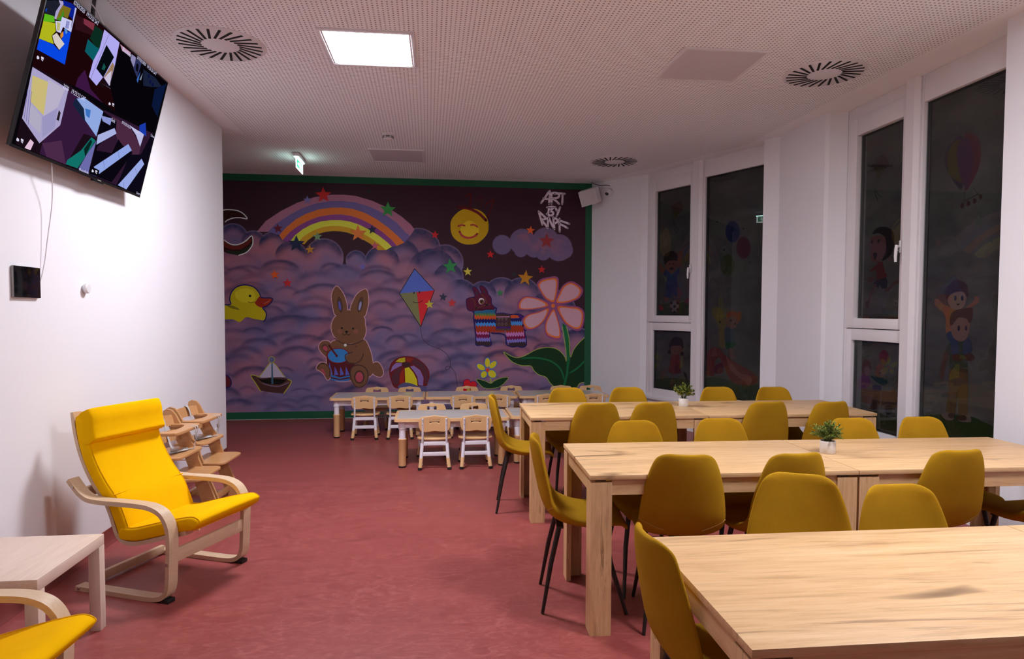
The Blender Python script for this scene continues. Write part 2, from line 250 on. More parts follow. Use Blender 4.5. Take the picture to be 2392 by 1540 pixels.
('P','3a7cc0',0,'1180,1365 1349,1365 1349,1304 1337,1296 1323,1323 1315,1304 1303,1296 1290,1323 1281,1304 1270,1296 1256,1323 1248,1304 1236,1296 1222,1323 1214,1304 1202,1296 1189,1323 1180,1304'),
('P','0c0c50',0,'659,1405 968,1406 968,1338 953,1330 935,1357 924,1338 908,1330 890,1357 879,1338 864,1330 846,1357 835,1338 820,1330 802,1357 791,1338 776,1330 758,1357 747,1338 732,1330 714,1357 703,1338 687,1330 670,1357 659,1338'),
('P','0c0c50',0,'1180,1406 1331,1406 1331,1359 1321,1350 1309,1378 1301,1359 1290,1350 1278,1378 1271,1359 1260,1350 1248,1378 1241,1359 1230,1350 1218,1378 1210,1359 1200,1350 1188,1378 1180,1358'),
('P','b4481a',0,'659,1453 968,1453 968,1392 954,1384 939,1411 929,1392 916,1384 900,1411 890,1392 877,1384 861,1411 852,1392 838,1384 823,1411 813,1392 800,1384 784,1411 774,1392 761,1384 745,1411 736,1392 722,1384 707,1411 697,1392 684,1384 668,1411 659,1392'),
('P','b4481a',0,'1173,1447 1221,1457 1283,1447 1310,1417 1269,1416 1228,1406 1180,1413'),
('P','50702a',0,'662,1486 957,1487 958,1440 945,1432 930,1459 921,1440 908,1431 893,1459 884,1440 871,1431 856,1458 847,1439 834,1431 819,1458 810,1439 797,1431 782,1458 773,1439 760,1431 745,1458 736,1439 723,1431 708,1458 699,1439 686,1431 671,1458 662,1439'),
('P','1c5a7e',0,'659,1534 954,1535 954,1470 941,1462 926,1489 917,1470 904,1462 889,1489 880,1470 867,1462 852,1489 843,1470 830,1462 815,1489 806,1470 793,1462 778,1489 769,1470 756,1462 742,1489 732,1470 719,1462 705,1488 696,1470 683,1461 668,1488 659,1469'),
('S','4e0a2c',0,'669,1719 635,1837 675,1840 716,1797 736,1760 762,1764 736,1844 750,1868 797,1848 838,1798 855,1744 896,1697 903,1612 951,1555 927,1548 886,1541 845,1538 777,1514 716,1514 635,1510 568,1530 551,1594 547,1668 588,1695'),
('P','4e0a2c',0,'723,1547 940,1548 940,1531 928,1523 913,1550 904,1531 891,1523 877,1550 868,1531 855,1523 841,1550 832,1531 819,1523 804,1550 795,1531 783,1523 768,1550 759,1531 746,1522 732,1549 723,1530'),
('P','3c2622',0,'968,1463 1063,1474 1170,1454 1183,1440 1186,1229 965,1233'),
('P','a87898',0,'971,1432 1168,1435 1168,1421 971,1419'),
('P','3a1466',0,'968,1287 1184,1284 1184,1260 968,1262'),
('P','4a3430',0,'972,1256 1184,1255 1182,1232 968,1236'),
('C','8a7088',3,'1000,1406 1000,1406 1026,1407 1026,1407 1012,1379 1012,1379'),
('C','8a7088',3,'1002,1307 999,1324 1012,1341 1025,1324 1023,1307'),
('C','8a7088',3,'1048,1406 1048,1406 1074,1407 1074,1407 1060,1379 1060,1379'),
('C','8a7088',3,'1050,1307 1047,1324 1060,1341 1073,1324 1071,1307'),
('C','8a7088',3,'1103,1406 1103,1406 1129,1407 1129,1407 1115,1379 1115,1379'),
('C','8a7088',3,'1105,1307 1101,1324 1115,1341 1127,1324 1125,1307'),
('L','3a1466',6,'968,1355 1077,1362 1180,1369'),
('L','5c3020',14,'621,1695 655,1655 669,1601 676,1547 750,1568 831,1595 886,1610'),
('L','5c3020',15,'757,1750 797,1710 825,1656 838,1602'),
('S','b8aab2',0,'800,1651 795,1627 779,1610 758,1604 737,1610 722,1627 716,1651 722,1674 737,1692 758,1698 779,1692 794,1675'),
('S','5e3816',0,'796,1644 792,1626 780,1613 764,1608 747,1613 735,1626 731,1643 735,1661 747,1674 763,1678 780,1674 792,1661'),
('S','120808',0,'775,1648 773,1639 768,1633 760,1631 753,1633 747,1639 745,1647 747,1655 753,1661 760,1664 768,1661 773,1656'),
('S','c8c0c8',0,'761,1676 760,1672 757,1669 753,1668 749,1669 746,1672 745,1676 746,1680 749,1683 753,1684 757,1683 760,1680'),
('S','16120e',0,'700,1553 698,1545 691,1540 682,1538 674,1540 667,1545 665,1553 667,1560 674,1565 682,1567 691,1565 698,1560'),
('S','16120e',0,'856,1597 853,1590 845,1584 834,1582 823,1584 815,1590 812,1597 815,1604 823,1610 834,1612 845,1610 853,1605'),
('S','2a2c36',0,'675,1776 692,1777 708,1746 699,1736 686,1746'),
('S','2a2c36',0,'780,1804 801,1801 814,1774 801,1767 787,1781'),
]),
('painted_shell','',[
('S','5a1a24',0,'-2791,623 -2730,616 -2687,557 -2682,492 -2720,454 -2843,449 -2904,534'),
('L','1c1650',15,'-2791,623 -2730,616 -2687,557 -2682,492 -2720,454 -2843,449'),
]),
]
STARS=[
(-1.426,3.101,0.113,'a81a1c','large red star at the top of the painted rainbow'),
(-1.639,3.028,0.060,'6c66a0','small lavender star on the upper left of the painted rainbow'),
(-0.553,2.921,0.113,'2a7a34','large green star on the right outer band of the painted rainbow'),
(-2.034,2.632,0.066,'5a0a22','small dark crimson star on the left foot of the painted rainbow'),
(-1.793,2.426,0.119,'101c3c','large navy star under the left foot of the painted rainbow'),
(-1.512,2.528,0.066,'64805c','small sage green star inside the painted rainbow'),
(-1.612,2.349,0.066,'a8721a','small amber star below the large navy star'),
(-0.962,2.584,0.119,'e0692e','large orange star on the inner edge of the painted rainbow'),
(-0.768,2.639,0.066,'12203a','small navy star on the yellow band of the painted rainbow'),
(-0.732,2.414,0.060,'a24c60','small pink star below the right end of the painted rainbow'),
(-0.904,2.122,0.053,'6058a0','faint violet star on the clouds above the rabbit'),
(-2.086,2.000,0.066,'c84a12','small orange star above the painted duck'),
(-1.917,1.887,0.066,'aa1a22','small red star up right of the painted duck'),
(0.100,2.582,0.060,'aa141c','small red star on the cloud edge left of the sun'),
(0.316,2.139,0.113,'247a40','large green star up right of the painted kite'),
(0.562,2.068,0.066,'aea63c','small yellow star on the dark sky right of the large green star'),
(0.886,2.318,0.060,'a80f16','small red star left of the single small cloud'),
(1.463,2.670,0.066,'c2501a','small orange star on top of the single small cloud'),
(1.699,2.521,0.113,'7e282c','large dull red star in the middle of the single small cloud'),
(1.629,2.110,0.060,'a01016','small red star above the big pink flower'),
(1.392,1.985,0.116,'a06a0a','large amber star touching the big pink flower'),
(1.227,2.039,0.050,'1c1a28','faint dark star on the sky left of the large amber star'),
(0.213,1.707,0.063,'262c44','small slate grey star right of the painted kite'),
(0.338,1.623,0.066,'a8282c','small red star right of the slate grey star'),
(0.020,1.600,0.066,'a8a034','small yellow star on the edge of the painted kite'),
(1.026,1.769,0.053,'2a7040','small green star above the painted donkey'),
(-0.810,3.170,0.044,'141420','faint blackish star on the dark sky right of the rainbow top'),
]
CLOUD_EDGE=[(-2.625,2.494,0.196),(-2.363,2.434,0.165),(-2.093,2.380,0.208),(-1.867,2.249,0.220),(-1.426,2.243,0.263),(-0.991,2.207,0.141),(-0.633,2.181,0.244),(-0.355,2.269,0.244),(-0.134,2.356,0.318),(0.244,2.192,0.257),(0.063,2.033,0.367),(0.292,1.975,0.214),(0.456,1.721,0.244),(0.780,1.735,0.202),(1.051,1.737,0.257),(1.343,1.726,0.269),(1.789,1.462,0.367),(2.174,0.994,0.275)]
CLOUD_SMALL=[(1.056,2.458,0.139),(1.351,2.503,0.188),(1.687,2.521,0.194),(1.881,2.429,0.194),(1.966,2.395,0.123),(1.327,2.385,0.100),(1.651,2.355,0.112),(1.519,2.424,0.141)]
DECALS_A=[
('decal_kite','printed red and yellow kite, at the top of the far casement window',[
('S','352420',0,'398,2893 555,2929 600,2832 527,2768 431,2808'),
('P','2a2a10',0,'431,2820 542,2777 488,2733 433,2705'),
('L','101010',6,'433,2705 443,2612 500,2526'),
('L','101010',6,'449,2680 482,2608 530,2568'),
]),
('decal_boy_football',"printed boy jumping over a football, on the far casement window's upper pane",[
('P','1c2618',0,'157,1585 258,1609 405,1631 564,1618 732,1651 736,1448 143,1442'),
('L','3a2c28',20,'733,2391 643,2354 598,2301 582,2291'),
('L','2c2c3a',20,'734,2341 674,2295 630,2231'),
('S','36341c',0,'691,2249 729,2224 677,2137 609,2113 600,2164'),
('S','4a2c22',0,'171,2227 198,2166 266,2091 316,2054 259,2009 199,2071 165,2132'),
('S','4a2c22',0,'528,2260 582,2308 602,2244 586,2108 540,2065 507,2113'),
('S','4a2c22',0,'301,2160 362,2214 490,2206 510,2124 477,2046 414,2008 340,2041 302,2101'),
('S','160e0e',0,'281,2138 264,2209 287,2266 344,2291 408,2306 473,2287 518,2238 510,2170 459,2179 362,2174 311,2147'),
('S','1a1010',0,'372,2080 412,2089 453,2079 437,2059 389,2059'),
('S','120c0c',0,'389,2131 387,2127 383,2125 376,2124 370,2125 365,2129 363,2133 365,2137 370,2139 376,2140 383,2139 387,2135'),
('S','120c0c',0,'456,2133 455,2129 450,2127 444,2126 437,2127 433,2130 431,2135 432,2139 437,2141 443,2142 450,2141 455,2137'),
('P','1c2440',0,'259,2009 299,2060 365,2040 414,1997 478,2023 563,2087 549,2008 510,1964 528,1848 328,1854 326,1960'),
('P','18223c',0,'322,1866 531,1860 600,1755 499,1699 443,1752 396,1683 302,1702'),
('S','4a2c22',0,'306,1702 371,1690 348,1649 282,1650'),
('S','4a2c22',0,'528,1837 616,1754 570,1698 523,1733'),
('L','2c2c40',15,'443,1752 468,1688 578,1687'),
('S','50484a',0,'560,1578 550,1540 520,1512 479,1502 438,1512 406,1540 394,1579 405,1617 435,1645 476,1655 518,1644 548,1616'),
('S','141214',0,'502,1578 499,1568 490,1560 478,1557 466,1560 457,1568 454,1578 457,1589 466,1596 478,1599 489,1596 498,1589'),
('S','141214',0,'445,1625 442,1614 433,1607 421,1604 409,1607 400,1615 397,1625 400,1636 409,1643 421,1646 433,1643 442,1635'),
('S','141214',0,'556,1624 553,1614 545,1606 533,1603 521,1606 512,1614 509,1624 512,1635 520,1642 532,1645 544,1642 553,1634'),
('S','141214',0,'439,1544 436,1533 427,1525 415,1523 403,1525 394,1533 390,1544 393,1554 402,1562 414,1565 426,1562 435,1554'),
('S','141214',0,'558,1538 555,1528 546,1520 534,1517 523,1520 514,1527 510,1538 513,1548 522,1556 534,1559 546,1556 554,1548'),
('S','141214',0,'503,1503 500,1493 492,1485 480,1482 468,1485 459,1493 455,1503 458,1513 467,1521 479,1524 491,1521 500,1514'),
('S','5a2028',0,'166,1573 233,1597 284,1549 251,1520 184,1544'),
('S','4a2028',0,'656,1651 724,1690 730,1628 688,1612'),
]),
('decal_girl_red_dress',"printed girl in red dress, on the far casement window's small lower pane",[
('P','1e2a18',0,'122,594 379,639 610,649 777,633 779,520 92,481'),
('S','1c1418',0,'386,1076 443,1163 529,1183 614,1159 644,1067 617,1024 431,1004'),
('S','1c1214',0,'423,982 419,967 408,956 394,951 379,954 368,964 364,979 367,994 378,1005 393,1010 407,1007 418,997'),
('S','1c1214',0,'649,968 645,953 635,942 621,937 607,940 597,950 593,965 596,979 606,991 620,995 634,992 645,982'),
('S','4a302a',0,'430,1057 602,1065 603,992 519,946 432,972'),
('L','1c1010',3,'466,1006 512,993 552,1010'),
('P','4a1e1a',0,'432,951 576,959 609,722 495,697 377,713 405,843'),
('S','3a1618',0,'507,819 592,835 586,720 494,723'),
('L','44302c',13,'436,707 452,635 445,560'),
('S','1a1012',0,'396,533 497,575 512,556 425,521'),
('S','161214',0,'651,736 698,719 716,648 688,656'),
]),
('decal_balloons','printed blue, red and green balloons with strings, on the tall pane of the far window',[
('S','161c38',0,'1503,2445 1491,2384 1454,2341 1402,2329 1348,2350 1308,2400 1293,2466 1306,2528 1344,2570 1396,2581 1449,2558 1488,2508'),
('P','161c38',0,'1394,2321 1402,2335 1411,2319'),
('L','30303a',2,'1454,2543 1481,2496 1484,2446'),
('S','341420',0,'1662,2247 1650,2185 1615,2142 1565,2128 1513,2148 1474,2198 1459,2263 1472,2326 1508,2369 1559,2382 1610,2360 1647,2311'),
('P','341420',0,'1558,2120 1564,2134 1574,2119'),
('L','30303a',2,'1615,2345 1641,2299 1644,2248'),
('S','272c1a',0,'1435,2063 1423,2002 1386,1958 1334,1943 1281,1963 1241,2011 1225,2075 1238,2138 1276,2182 1329,2195 1382,2174 1420,2126'),
('P','272c1a',0,'1327,1935 1334,1949 1344,1934'),
('L','30303a',2,'1387,2159 1414,2114 1417,2064'),
('L','0e0e0e',2,'1398,2320 1377,2254 1392,2186'),
('L','0e0e0e',2,'1572,2125 1592,2047 1546,1916 1543,1783'),
('L','0e0e0e',2,'1331,1940 1303,1866 1351,1712 1323,1591 1330,1500'),
('P','0c0c0c',0,'1142,2596 1161,2603 1179,2605 1170,2580'),
('P','0c0c0c',0,'1533,2474 1551,2481 1568,2484 1559,2459'),
('P','0c0c0c',0,'1257,2252 1276,2259 1293,2263 1284,2237'),
('P','0c0c0c',0,'1637,2081 1655,2089 1671,2092 1663,2068'),
]),
('decal_children_slide','printed children on a red slide, on the tall pane of the far window',[
('P','1e2c1c',0,'957,679 1161,721 1395,695 1796,689 1800,485 942,381'),
('S','463e24',0,'1115,1483 1123,1553 1183,1569 1262,1530 1312,1439 1325,1317 1339,1104 1232,1098 1208,1329'),
('S','4c4220',0,'1146,1437 1224,1484 1283,1454 1206,1399'),
('S','120e10',0,'1244,1389 1242,1380 1237,1374 1230,1372 1223,1374 1218,1380 1216,1388 1218,1397 1223,1403 1230,1405 1236,1403 1242,1397'),
('L','120e10',5,'1224,1299 1251,1303 1270,1323'),
('S','4c3830',0,'1326,1431 1360,1470 1454,1455 1492,1411 1475,1336 1401,1311 1339,1355'),
('S','5a3018',0,'1326,1439 1349,1508 1434,1523 1490,1501 1536,1523 1543,1441 1493,1381 1473,1441 1398,1462'),
('S','101018',0,'1412,1410 1411,1401 1406,1394 1399,1391 1393,1394 1388,1400 1386,1409 1387,1418 1392,1425 1399,1428 1405,1425 1410,1419'),
('S','101018',0,'1471,1373 1470,1366 1466,1360 1460,1358 1454,1360 1450,1365 1449,1373 1450,1380 1454,1386 1459,1388 1465,1386 1469,1381'),
('S','283038',0,'1305,1316 1411,1304 1451,1169 1386,1121 1319,1141'),
('S','14301c',0,'1319,1133 1433,1161 1480,1140 1425,1085 1349,1066'),
('S','463430',0,'1368,1067 1425,1077 1455,1004 1483,968 1389,969'),
('S','48201c',0,'1018,756 1011,898 1043,1010 1133,1078 1233,1068 1293,1009 1390,954 1541,889 1705,827 1776,775 1781,702 1637,659 1490,667 1395,711 1315,842 1235,959 1167,908 1150,735 1070,728'),
('S','5a3430',0,'1341,981 1410,910 1543,799 1670,780 1716,725 1673,662 1618,701 1488,764 1373,861'),
('S','381420',0,'1158,845 1275,900 1288,778 1160,767'),
]),
]
DECALS_B=[
('decal_kite','printed pale kite with streamers, at the top of the near casement window',[
('S','2e2022',0,'309,2816 423,2877 501,2785 476,2758'),
('P','2a2418',0,'310,2783 476,2758 366,2662'),
('L','101010',7,'317,2616 337,2547 373,2482'),
('L','101010',6,'335,2602 371,2541 421,2511'),
('L','181412',25,'258,2809 394,2782 540,2751'),
]),
('decal_running_boy',"printed running boy, on the near casement window's upper pane",[
('S','42292a',0,'287,2099 292,2169 369,2186 483,2148 497,2036 453,1984 378,1952 310,1970 288,2023'),
('S','0e0a0c',0,'310,2205 366,2249 479,2247 572,2199 597,2124 587,2046 562,2006 509,1974 444,1960 488,2025 494,2098 473,2162 387,2202'),
('S','120c10',0,'327,2032 380,2031 372,1991 348,1977'),
('S','0c0a0c',0,'410,2128 404,2120 396,2116 387,2116 381,2120 378,2128 380,2137 386,2145 394,2150 403,2150 409,2145 411,2137'),
('S','0c0a0c',0,'315,2133 311,2126 306,2121 301,2120 296,2123 294,2130 295,2138 299,2145 304,2150 309,2151 314,2148 316,2142'),
('P','3a1416',0,'397,1951 454,1953 490,1858 523,1831 497,1808 385,1795 387,1845 371,1890 294,1872 279,1886 370,1921'),
('L','3a2422',17,'392,1845 355,1821 316,1804'),
('S','3a2422',0,'261,1826 305,1830 341,1809 308,1760 278,1787'),
('P','14141c',0,'380,1795 506,1814 526,1776 519,1721 454,1717 429,1755 407,1718 367,1758 337,1765'),
('L','3c2622',23,'367,1754 321,1689 294,1626 265,1594 245,1607'),
('S','2a2024',0,'240,1601 294,1619 282,1549 252,1552'),
('L','3c2622',28,'501,1703 546,1714 608,1754 668,1776'),
]),
('decal_children_car',"printed children in a wooden car, on the near casement window's small lower pane",[
('P','18220e',0,'67,583 342,632 422,656 502,633 686,618 699,513 419,509 70,515'),
('S','40141e',0,'568,1137 561,1108 539,1086 508,1075 476,1081 452,1100 442,1128 449,1158 472,1180 504,1190 535,1184 559,1165'),
('P','40141e',0,'505,1072 508,1078 513,1072'),
('L','30303a',2,'539,1178 555,1159 557,1136'),
('S','3c1a3a',0,'163,898 236,960 311,943 336,887 297,840 176,814'),
('S','34201e',0,'217,982 223,1067 273,1092 329,1070 336,1017 310,967 246,955'),
('S','46343a',0,'253,1022 312,1033 328,981 284,941 255,968'),
('S','4a2c22',0,'400,976 407,1035 450,1071 502,1060 517,1010 471,971 437,944'),
('S','46383a',0,'452,1010 521,1010 523,965 472,954'),
('S','101010',0,'468,988 467,984 464,981 460,979 456,980 453,983 452,987 453,991 456,994 460,995 463,995 466,992'),
('S','142028',0,'330,945 419,948 541,944 559,911 509,883 439,898'),
('S','1c1c34',0,'369,867 475,879 476,838 389,822'),
('P','40281e',0,'213,828 476,838 595,841 651,882 678,818 695,714 550,716 358,699 227,711'),
('P','4a3226',0,'243,792 399,800 400,770 244,762'),
('P','281814',0,'365,742 549,750 681,763 681,746 366,713'),
('S','201416',0,'438,699 432,679 415,662 391,654 366,655 347,667 340,685 346,706 364,722 388,731 413,729 431,718'),
('S','140e10',0,'633,696 627,674 610,656 586,646 562,648 543,661 536,682 542,705 559,723 583,732 607,730 625,717'),
]),
('decal_hot_air_balloon','printed striped hot air balloon, on the tall pane of the near window',[
('S','241c2c',0,'1311,2424 1200,2519 1133,2637 1141,2738 1201,2780 1296,2793'),
('S','343018',0,'1187,2541 1157,2660 1178,2748 1273,2780 1327,2622 1333,2457'),
('S','3c1c24',0,'1308,2790 1393,2795 1446,2737 1468,2643 1444,2524 1369,2423 1334,2429'),
('S','301c30',0,'1251,2749 1332,2784 1381,2699 1397,2570 1357,2434 1310,2461 1257,2600'),
('L','181412',4,'1335,2420 1328,2312'),
('L','181412',4,'1404,2416 1462,2343'),
('L','2a1c14',7,'1339,2328 1451,2354'),
('S','2c1614',0,'1298,2291 1304,2315 1323,2312 1331,2289 1313,2277'),
('S','2c1614',0,'1354,2297 1360,2321 1378,2318 1386,2295 1368,2283'),
('S','2c1614',0,'1410,2306 1416,2330 1434,2327 1442,2304 1424,2293'),
('S','2c1614',0,'1463,2327 1469,2351 1486,2348 1494,2326 1477,2314'),
]),
('decal_father_and_son',"printed boy riding on a man's shoulders, on the tall pane of the near window",[
('P','182410',0,'952,697 1229,750 1469,771 1552,751 1709,722 1713,626 949,471'),
('S','5a3a30',0,'1071,1612 1106,1621 1149,1584 1248,1544 1233,1496 1188,1487 1152,1522 1079,1567'),
('S','5a3a30',0,'1385,1557 1446,1598 1455,1631 1491,1622 1488,1585 1437,1561 1401,1544'),
('S','5e3a26',0,'1198,1522 1254,1549 1342,1540 1338,1378 1205,1356 1190,1443'),
('S','5a4642',0,'1193,1645 1226,1679 1369,1675 1377,1607 1353,1557 1299,1536 1231,1557'),
('S','2c2026',0,'1174,1681 1213,1724 1268,1756 1345,1740 1389,1700 1387,1624 1348,1667 1271,1665 1222,1645 1194,1610'),
('S','181c38',0,'1289,1622 1287,1612 1283,1605 1277,1603 1271,1606 1266,1613 1264,1622 1266,1632 1270,1639 1276,1641 1282,1638 1287,1631'),
('S','181c38',0,'1353,1621 1352,1611 1348,1604 1342,1602 1336,1605 1331,1612 1329,1621 1331,1630 1335,1637 1341,1640 1347,1637 1351,1630'),
('S','1a1010',0,'1288,1581 1321,1581 1304,1567'),
('S','3a2620',0,'1208,1268 1233,1217 1203,1126 1189,1037 1161,1012 1148,1042 1166,1159'),
('P','20281e',0,'1198,1232 1241,1296 1352,1310 1427,1296 1450,1247 1409,1219 1413,1118 1238,1094 1240,1191'),
('S','1c2438',0,'1200,1338 1227,1374 1278,1358 1320,1282 1318,1196 1262,1201 1242,1287'),
('S','1c2438',0,'1363,1293 1394,1337 1432,1313 1435,1221 1372,1208'),
('S','2e1a16',0,'1257,1192 1312,1209 1368,1183 1347,1164 1286,1159'),
('S','2e1a16',0,'1378,1200 1419,1229 1467,1207 1463,1177 1411,1169'),
('S','523c36',0,'1242,1427 1279,1479 1410,1464 1418,1397 1394,1329 1330,1304 1262,1340'),
('S','33201e',0,'1237,1418 1234,1488 1277,1531 1385,1548 1438,1548 1442,1481 1416,1439 1388,1472 1312,1480 1270,1436'),
('S','181428',0,'1331,1401 1329,1391 1325,1383 1319,1380 1313,1383 1309,1390 1307,1401 1308,1411 1312,1419 1318,1422 1324,1419 1329,1412'),
('S','181428',0,'1397,1403 1396,1394 1393,1387 1387,1384 1382,1387 1378,1393 1376,1403 1377,1412 1381,1419 1386,1421 1391,1419 1396,1412'),
('P','282418',0,'1232,1103 1413,1110 1415,1068 1307,1066 1305,1100'),
('P','3c2c1c',0,'1238,1094 1413,1076 1427,772 1339,767 1331,956 1308,766 1217,765 1239,945'),
('S','4a3e3a',0,'1177,741 1229,767 1298,743 1282,714 1220,708'),
('S','2a1a14',0,'1252,762 1302,766 1293,729 1247,731'),
('S','4a3e3a',0,'1337,724 1385,766 1448,772 1458,731 1387,719'),
('S','2a1a14',0,'1336,754 1406,769 1413,736 1337,724'),
]),
]
TV_W,TV_H=1.2440,0.7021
TV_PIC=[
('P','1c0508',0,'8,607 192,694 1183,694 742,372 414,379 277,358 18,343'),
('P','2c0f16',0,'215,649 389,675 399,626 241,591'),
('P','7a3040',0,'282,660 375,676 378,644 292,639'),
('P','3a1540',0,'349,409 387,462 470,398 606,373 416,373 344,368'),
('P','1c1e2c',0,'8,610 65,639 103,648 75,577 12,561'),
('P','1040b0',0,'16,581 26,586 24,571 17,569'),
('P','0a1e8c',0,'110,661 175,677 212,675 210,619 134,629'),
('P','a8a0c8',0,'82,648 112,657 120,649 103,610 98,571 82,569 82,600 100,637'),
('P','7a6a1c',0,'118,643 177,656 171,609 136,603 126,577 97,573 103,610'),
('P','3c8a1c',0,'125,629 141,612 127,579 100,572 124,602'),
('P','5ab21c',0,'16,560 77,577 92,557 18,528'),
('P','b0b41c',0,'19,530 95,555 113,527 93,500 119,474 20,457 19,445'),
('P','c8c8ee',0,'130,598 203,613 215,568 180,564 153,564 147,534 117,529 93,564 130,578'),
('P','b8b478',0,'105,565 129,570 136,540 117,534'),
('P','3038a0',0,'167,598 170,599 174,568 170,568'),
('P','3038a0',0,'173,600 176,600 180,569 176,569'),
('P','3038a0',0,'179,601 182,601 185,570 182,570'),
('P','3038a0',0,'184,602 188,603 191,571 188,571'),
('P','0846e0',0,'20,457 120,472 167,464 164,549 216,569 228,426 21,412'),
('P','d0c8c0',0,'97,501 121,524 191,504 165,468 121,480'),
('P','d88a2c',0,'148,532 161,548 170,532 159,515 148,523'),
('P','5a8ad0',0,'163,558 178,568 193,557 184,545'),
('P','b8b8e8',0,'202,672 215,674 217,567 213,568'),
('P','0a2c20',0,'383,671 454,674 462,593 429,588 365,602'),
('P','0a5a64',0,'351,593 429,588 462,593 434,523 351,535'),
('P','b0a8ee',0,'462,686 620,688 628,575 624,467 551,487 512,429 431,444 434,523 461,590'),
('L','2c2c48',2,'511,684 475,550 448,434'),
('P','060a0e',0,'511,632 603,606 552,484 474,501'),
('P','12524c',0,'526,547 551,537 546,519 520,514'),
('P','9a7a5c',0,'601,581 625,570 622,495 557,486'),
('P','c8c0d8',0,'583,513 611,540 629,469 563,485'),
('P','0a4a50',0,'632,603 667,606 676,517 677,480 632,476'),
('L','141420',6,'548,470 624,462'),
('L','141420',6,'536,448 572,444'),
('P','b0a8e0',0,'537,455 742,461 651,459'),
('P','060408',0,'633,682 1234,692 1215,383 1089,397 742,372 632,467'),
('P','b890a8',0,'629,683 745,687 754,670 662,662'),
('P','8a86b0',0,'760,684 812,686 816,630 762,655'),
('P','2c3058',0,'817,682 883,683 875,597 810,628'),
('S','080810',0,'833,661 857,661 864,630 840,630'),
('P','3a6ac0',0,'893,641 894,576 874,588'),
('P','7a8aa0',0,'921,642 922,602 903,598'),
('P','182038',0,'917,662 1077,670 1184,654 1064,613 961,584'),
('S','0a1040',0,'1008,654 1009,649 1007,644 1002,641 996,640 990,642 986,646 984,652 986,656 991,660 998,660 1004,659'),
('S','0a1040',0,'1039,634 1040,628 1038,623 1033,620 1027,619 1021,621 1016,626 1015,631 1017,636 1022,639 1029,640 1035,638'),
('S','0a1040',0,'1076,630 1077,625 1075,620 1070,617 1063,616 1057,618 1053,622 1051,628 1054,633 1059,636 1065,637 1071,635'),
('P','0a1638',0,'1099,612 1226,689 1216,484 1114,519'),
('P','1a0c16',0,'18,343 277,358 622,343 641,16 30,16'),
('P','34183a',0,'287,336 600,329 621,200 503,189 419,16 204,16 204,64'),
('P','4a2848',0,'204,64 339,112 419,16 257,16'),
('P','a8a0c8',0,'20,338 297,339 301,173 185,59 33,126'),
('P','c8b878',0,'32,307 145,318 167,178 59,205'),
('P','b8b0c8',0,'140,328 272,330 249,240 168,175'),
('P','9a94c0',0,'251,235 266,150 195,86 160,169'),
('P','b0aac0',0,'63,197 155,168 173,99 83,123'),
('L','1c2c8a',2,'23,246 46,130'),
('L','1c2c8a',2,'37,246 63,121'),
('L','1c2c8a',2,'51,246 80,113'),
('P','e0c0d8',0,'118,60 146,52 136,16 94,16'),
('P','241a20',0,'264,232 281,225 283,187 263,187'),
('P','90a8e0',0,'430,344 625,336 617,206 472,255 367,317'),
('P','16223c',0,'365,323 452,297 492,241 356,287'),
('P','3a70c0',0,'463,301 512,309 518,269 483,273'),
('P','107068',0,'576,191 620,185 522,21 417,18 420,39 514,109'),
('P','062420',0,'535,121 574,180 592,171 564,87'),
('P','6a6aa8',0,'627,187 626,16 530,19 571,102'),
('P','2e1830',0,'628,345 1215,383 1236,16 641,16'),
('P','4a2840',0,'711,341 921,342 1100,278 1108,198 932,228 823,246'),
('P','0a0610',0,'625,336 772,329 789,282 652,165 649,142 802,165 837,250 899,227 977,239 1024,219 875,21 638,18 630,209'),
('P','0c0816',0,'996,204 1125,235 1198,378 1236,346 1236,16 930,16 953,60'),
('P','8a94d0',0,'615,312 718,328 721,292 640,291'),
('P','a8b0e0',0,'627,216 768,291 802,271 636,168'),
('P','90a4e4',0,'661,59 953,253 1008,231 729,37'),
('P','98a8e4',0,'949,20 1146,215 1196,194 1056,16'),
('L','2a3060',2,'736,112 767,75'),
('L','2a3060',2,'860,191 893,160'),
('L','2a3060',2,'1100,147 1145,116'),
('L','2a3060',2,'1003,47 1026,19'),
('P','b8b8e0',0,'918,349 997,347 1105,353 1094,273 1013,320'),
('P','1838a8',0,'1025,379 1089,414 1138,345 1040,351'),
('P','2a3a70',0,'635,24 651,49 709,18 638,18'),
('S','d8d4ea',0,'32,378 30,387 34,391 40,390 45,389 46,381'),
('P','d8d4ea',0,'58,389 57,397 74,399 76,390'),
('P','d8d4ea',0,'60,385 61,388 75,386 73,382'),
('S','d8d4ea',0,'657,381 655,391 660,395 667,394 673,392 675,385'),
('P','d8d4ea',0,'689,393 687,400 708,402 710,394'),
('P','d8d4ea',0,'691,389 692,391 710,390 707,386'),
('S','d8d4ea',0,'31,31 29,41 33,44 39,42 44,40 46,32'),
('P','d8d4ea',0,'57,39 56,47 73,46 75,37'),
('P','d8d4ea',0,'59,34 60,37 75,34 72,30'),
('P','08060c',0,'626,58 724,54 723,21 638,18'),
('S','d8d4ea',0,'653,32 651,42 656,45 663,43 669,41 671,34'),
('P','d8d4ea',0,'685,40 683,48 704,48 706,39'),
('P','d8d4ea',0,'687,36 688,38 706,35 703,31'),
]
TV_TEXT=[
('07/03/2020  19:23:23 SAT',0.174,0.676,0.394,0.03),
('07/03/2020  19:23:23 SAT',0.811,0.681,1.066,0.027),
('Reolink',0.653,0.662,0.746,0.034),
('2020   19:23:23 SAT',0.244,0.328,0.437,0.034),
('07/03/2020  19:23:23',0.818,0.332,1.027,0.026),
('Camera1',1.178,0.360,1.245,0.024),
('Camera',1.174,0.014,1.227,0.022),
('Reolink',0.528,0.014,0.622,0.022),
('link',0.711,0.313,0.751,0.03),
]


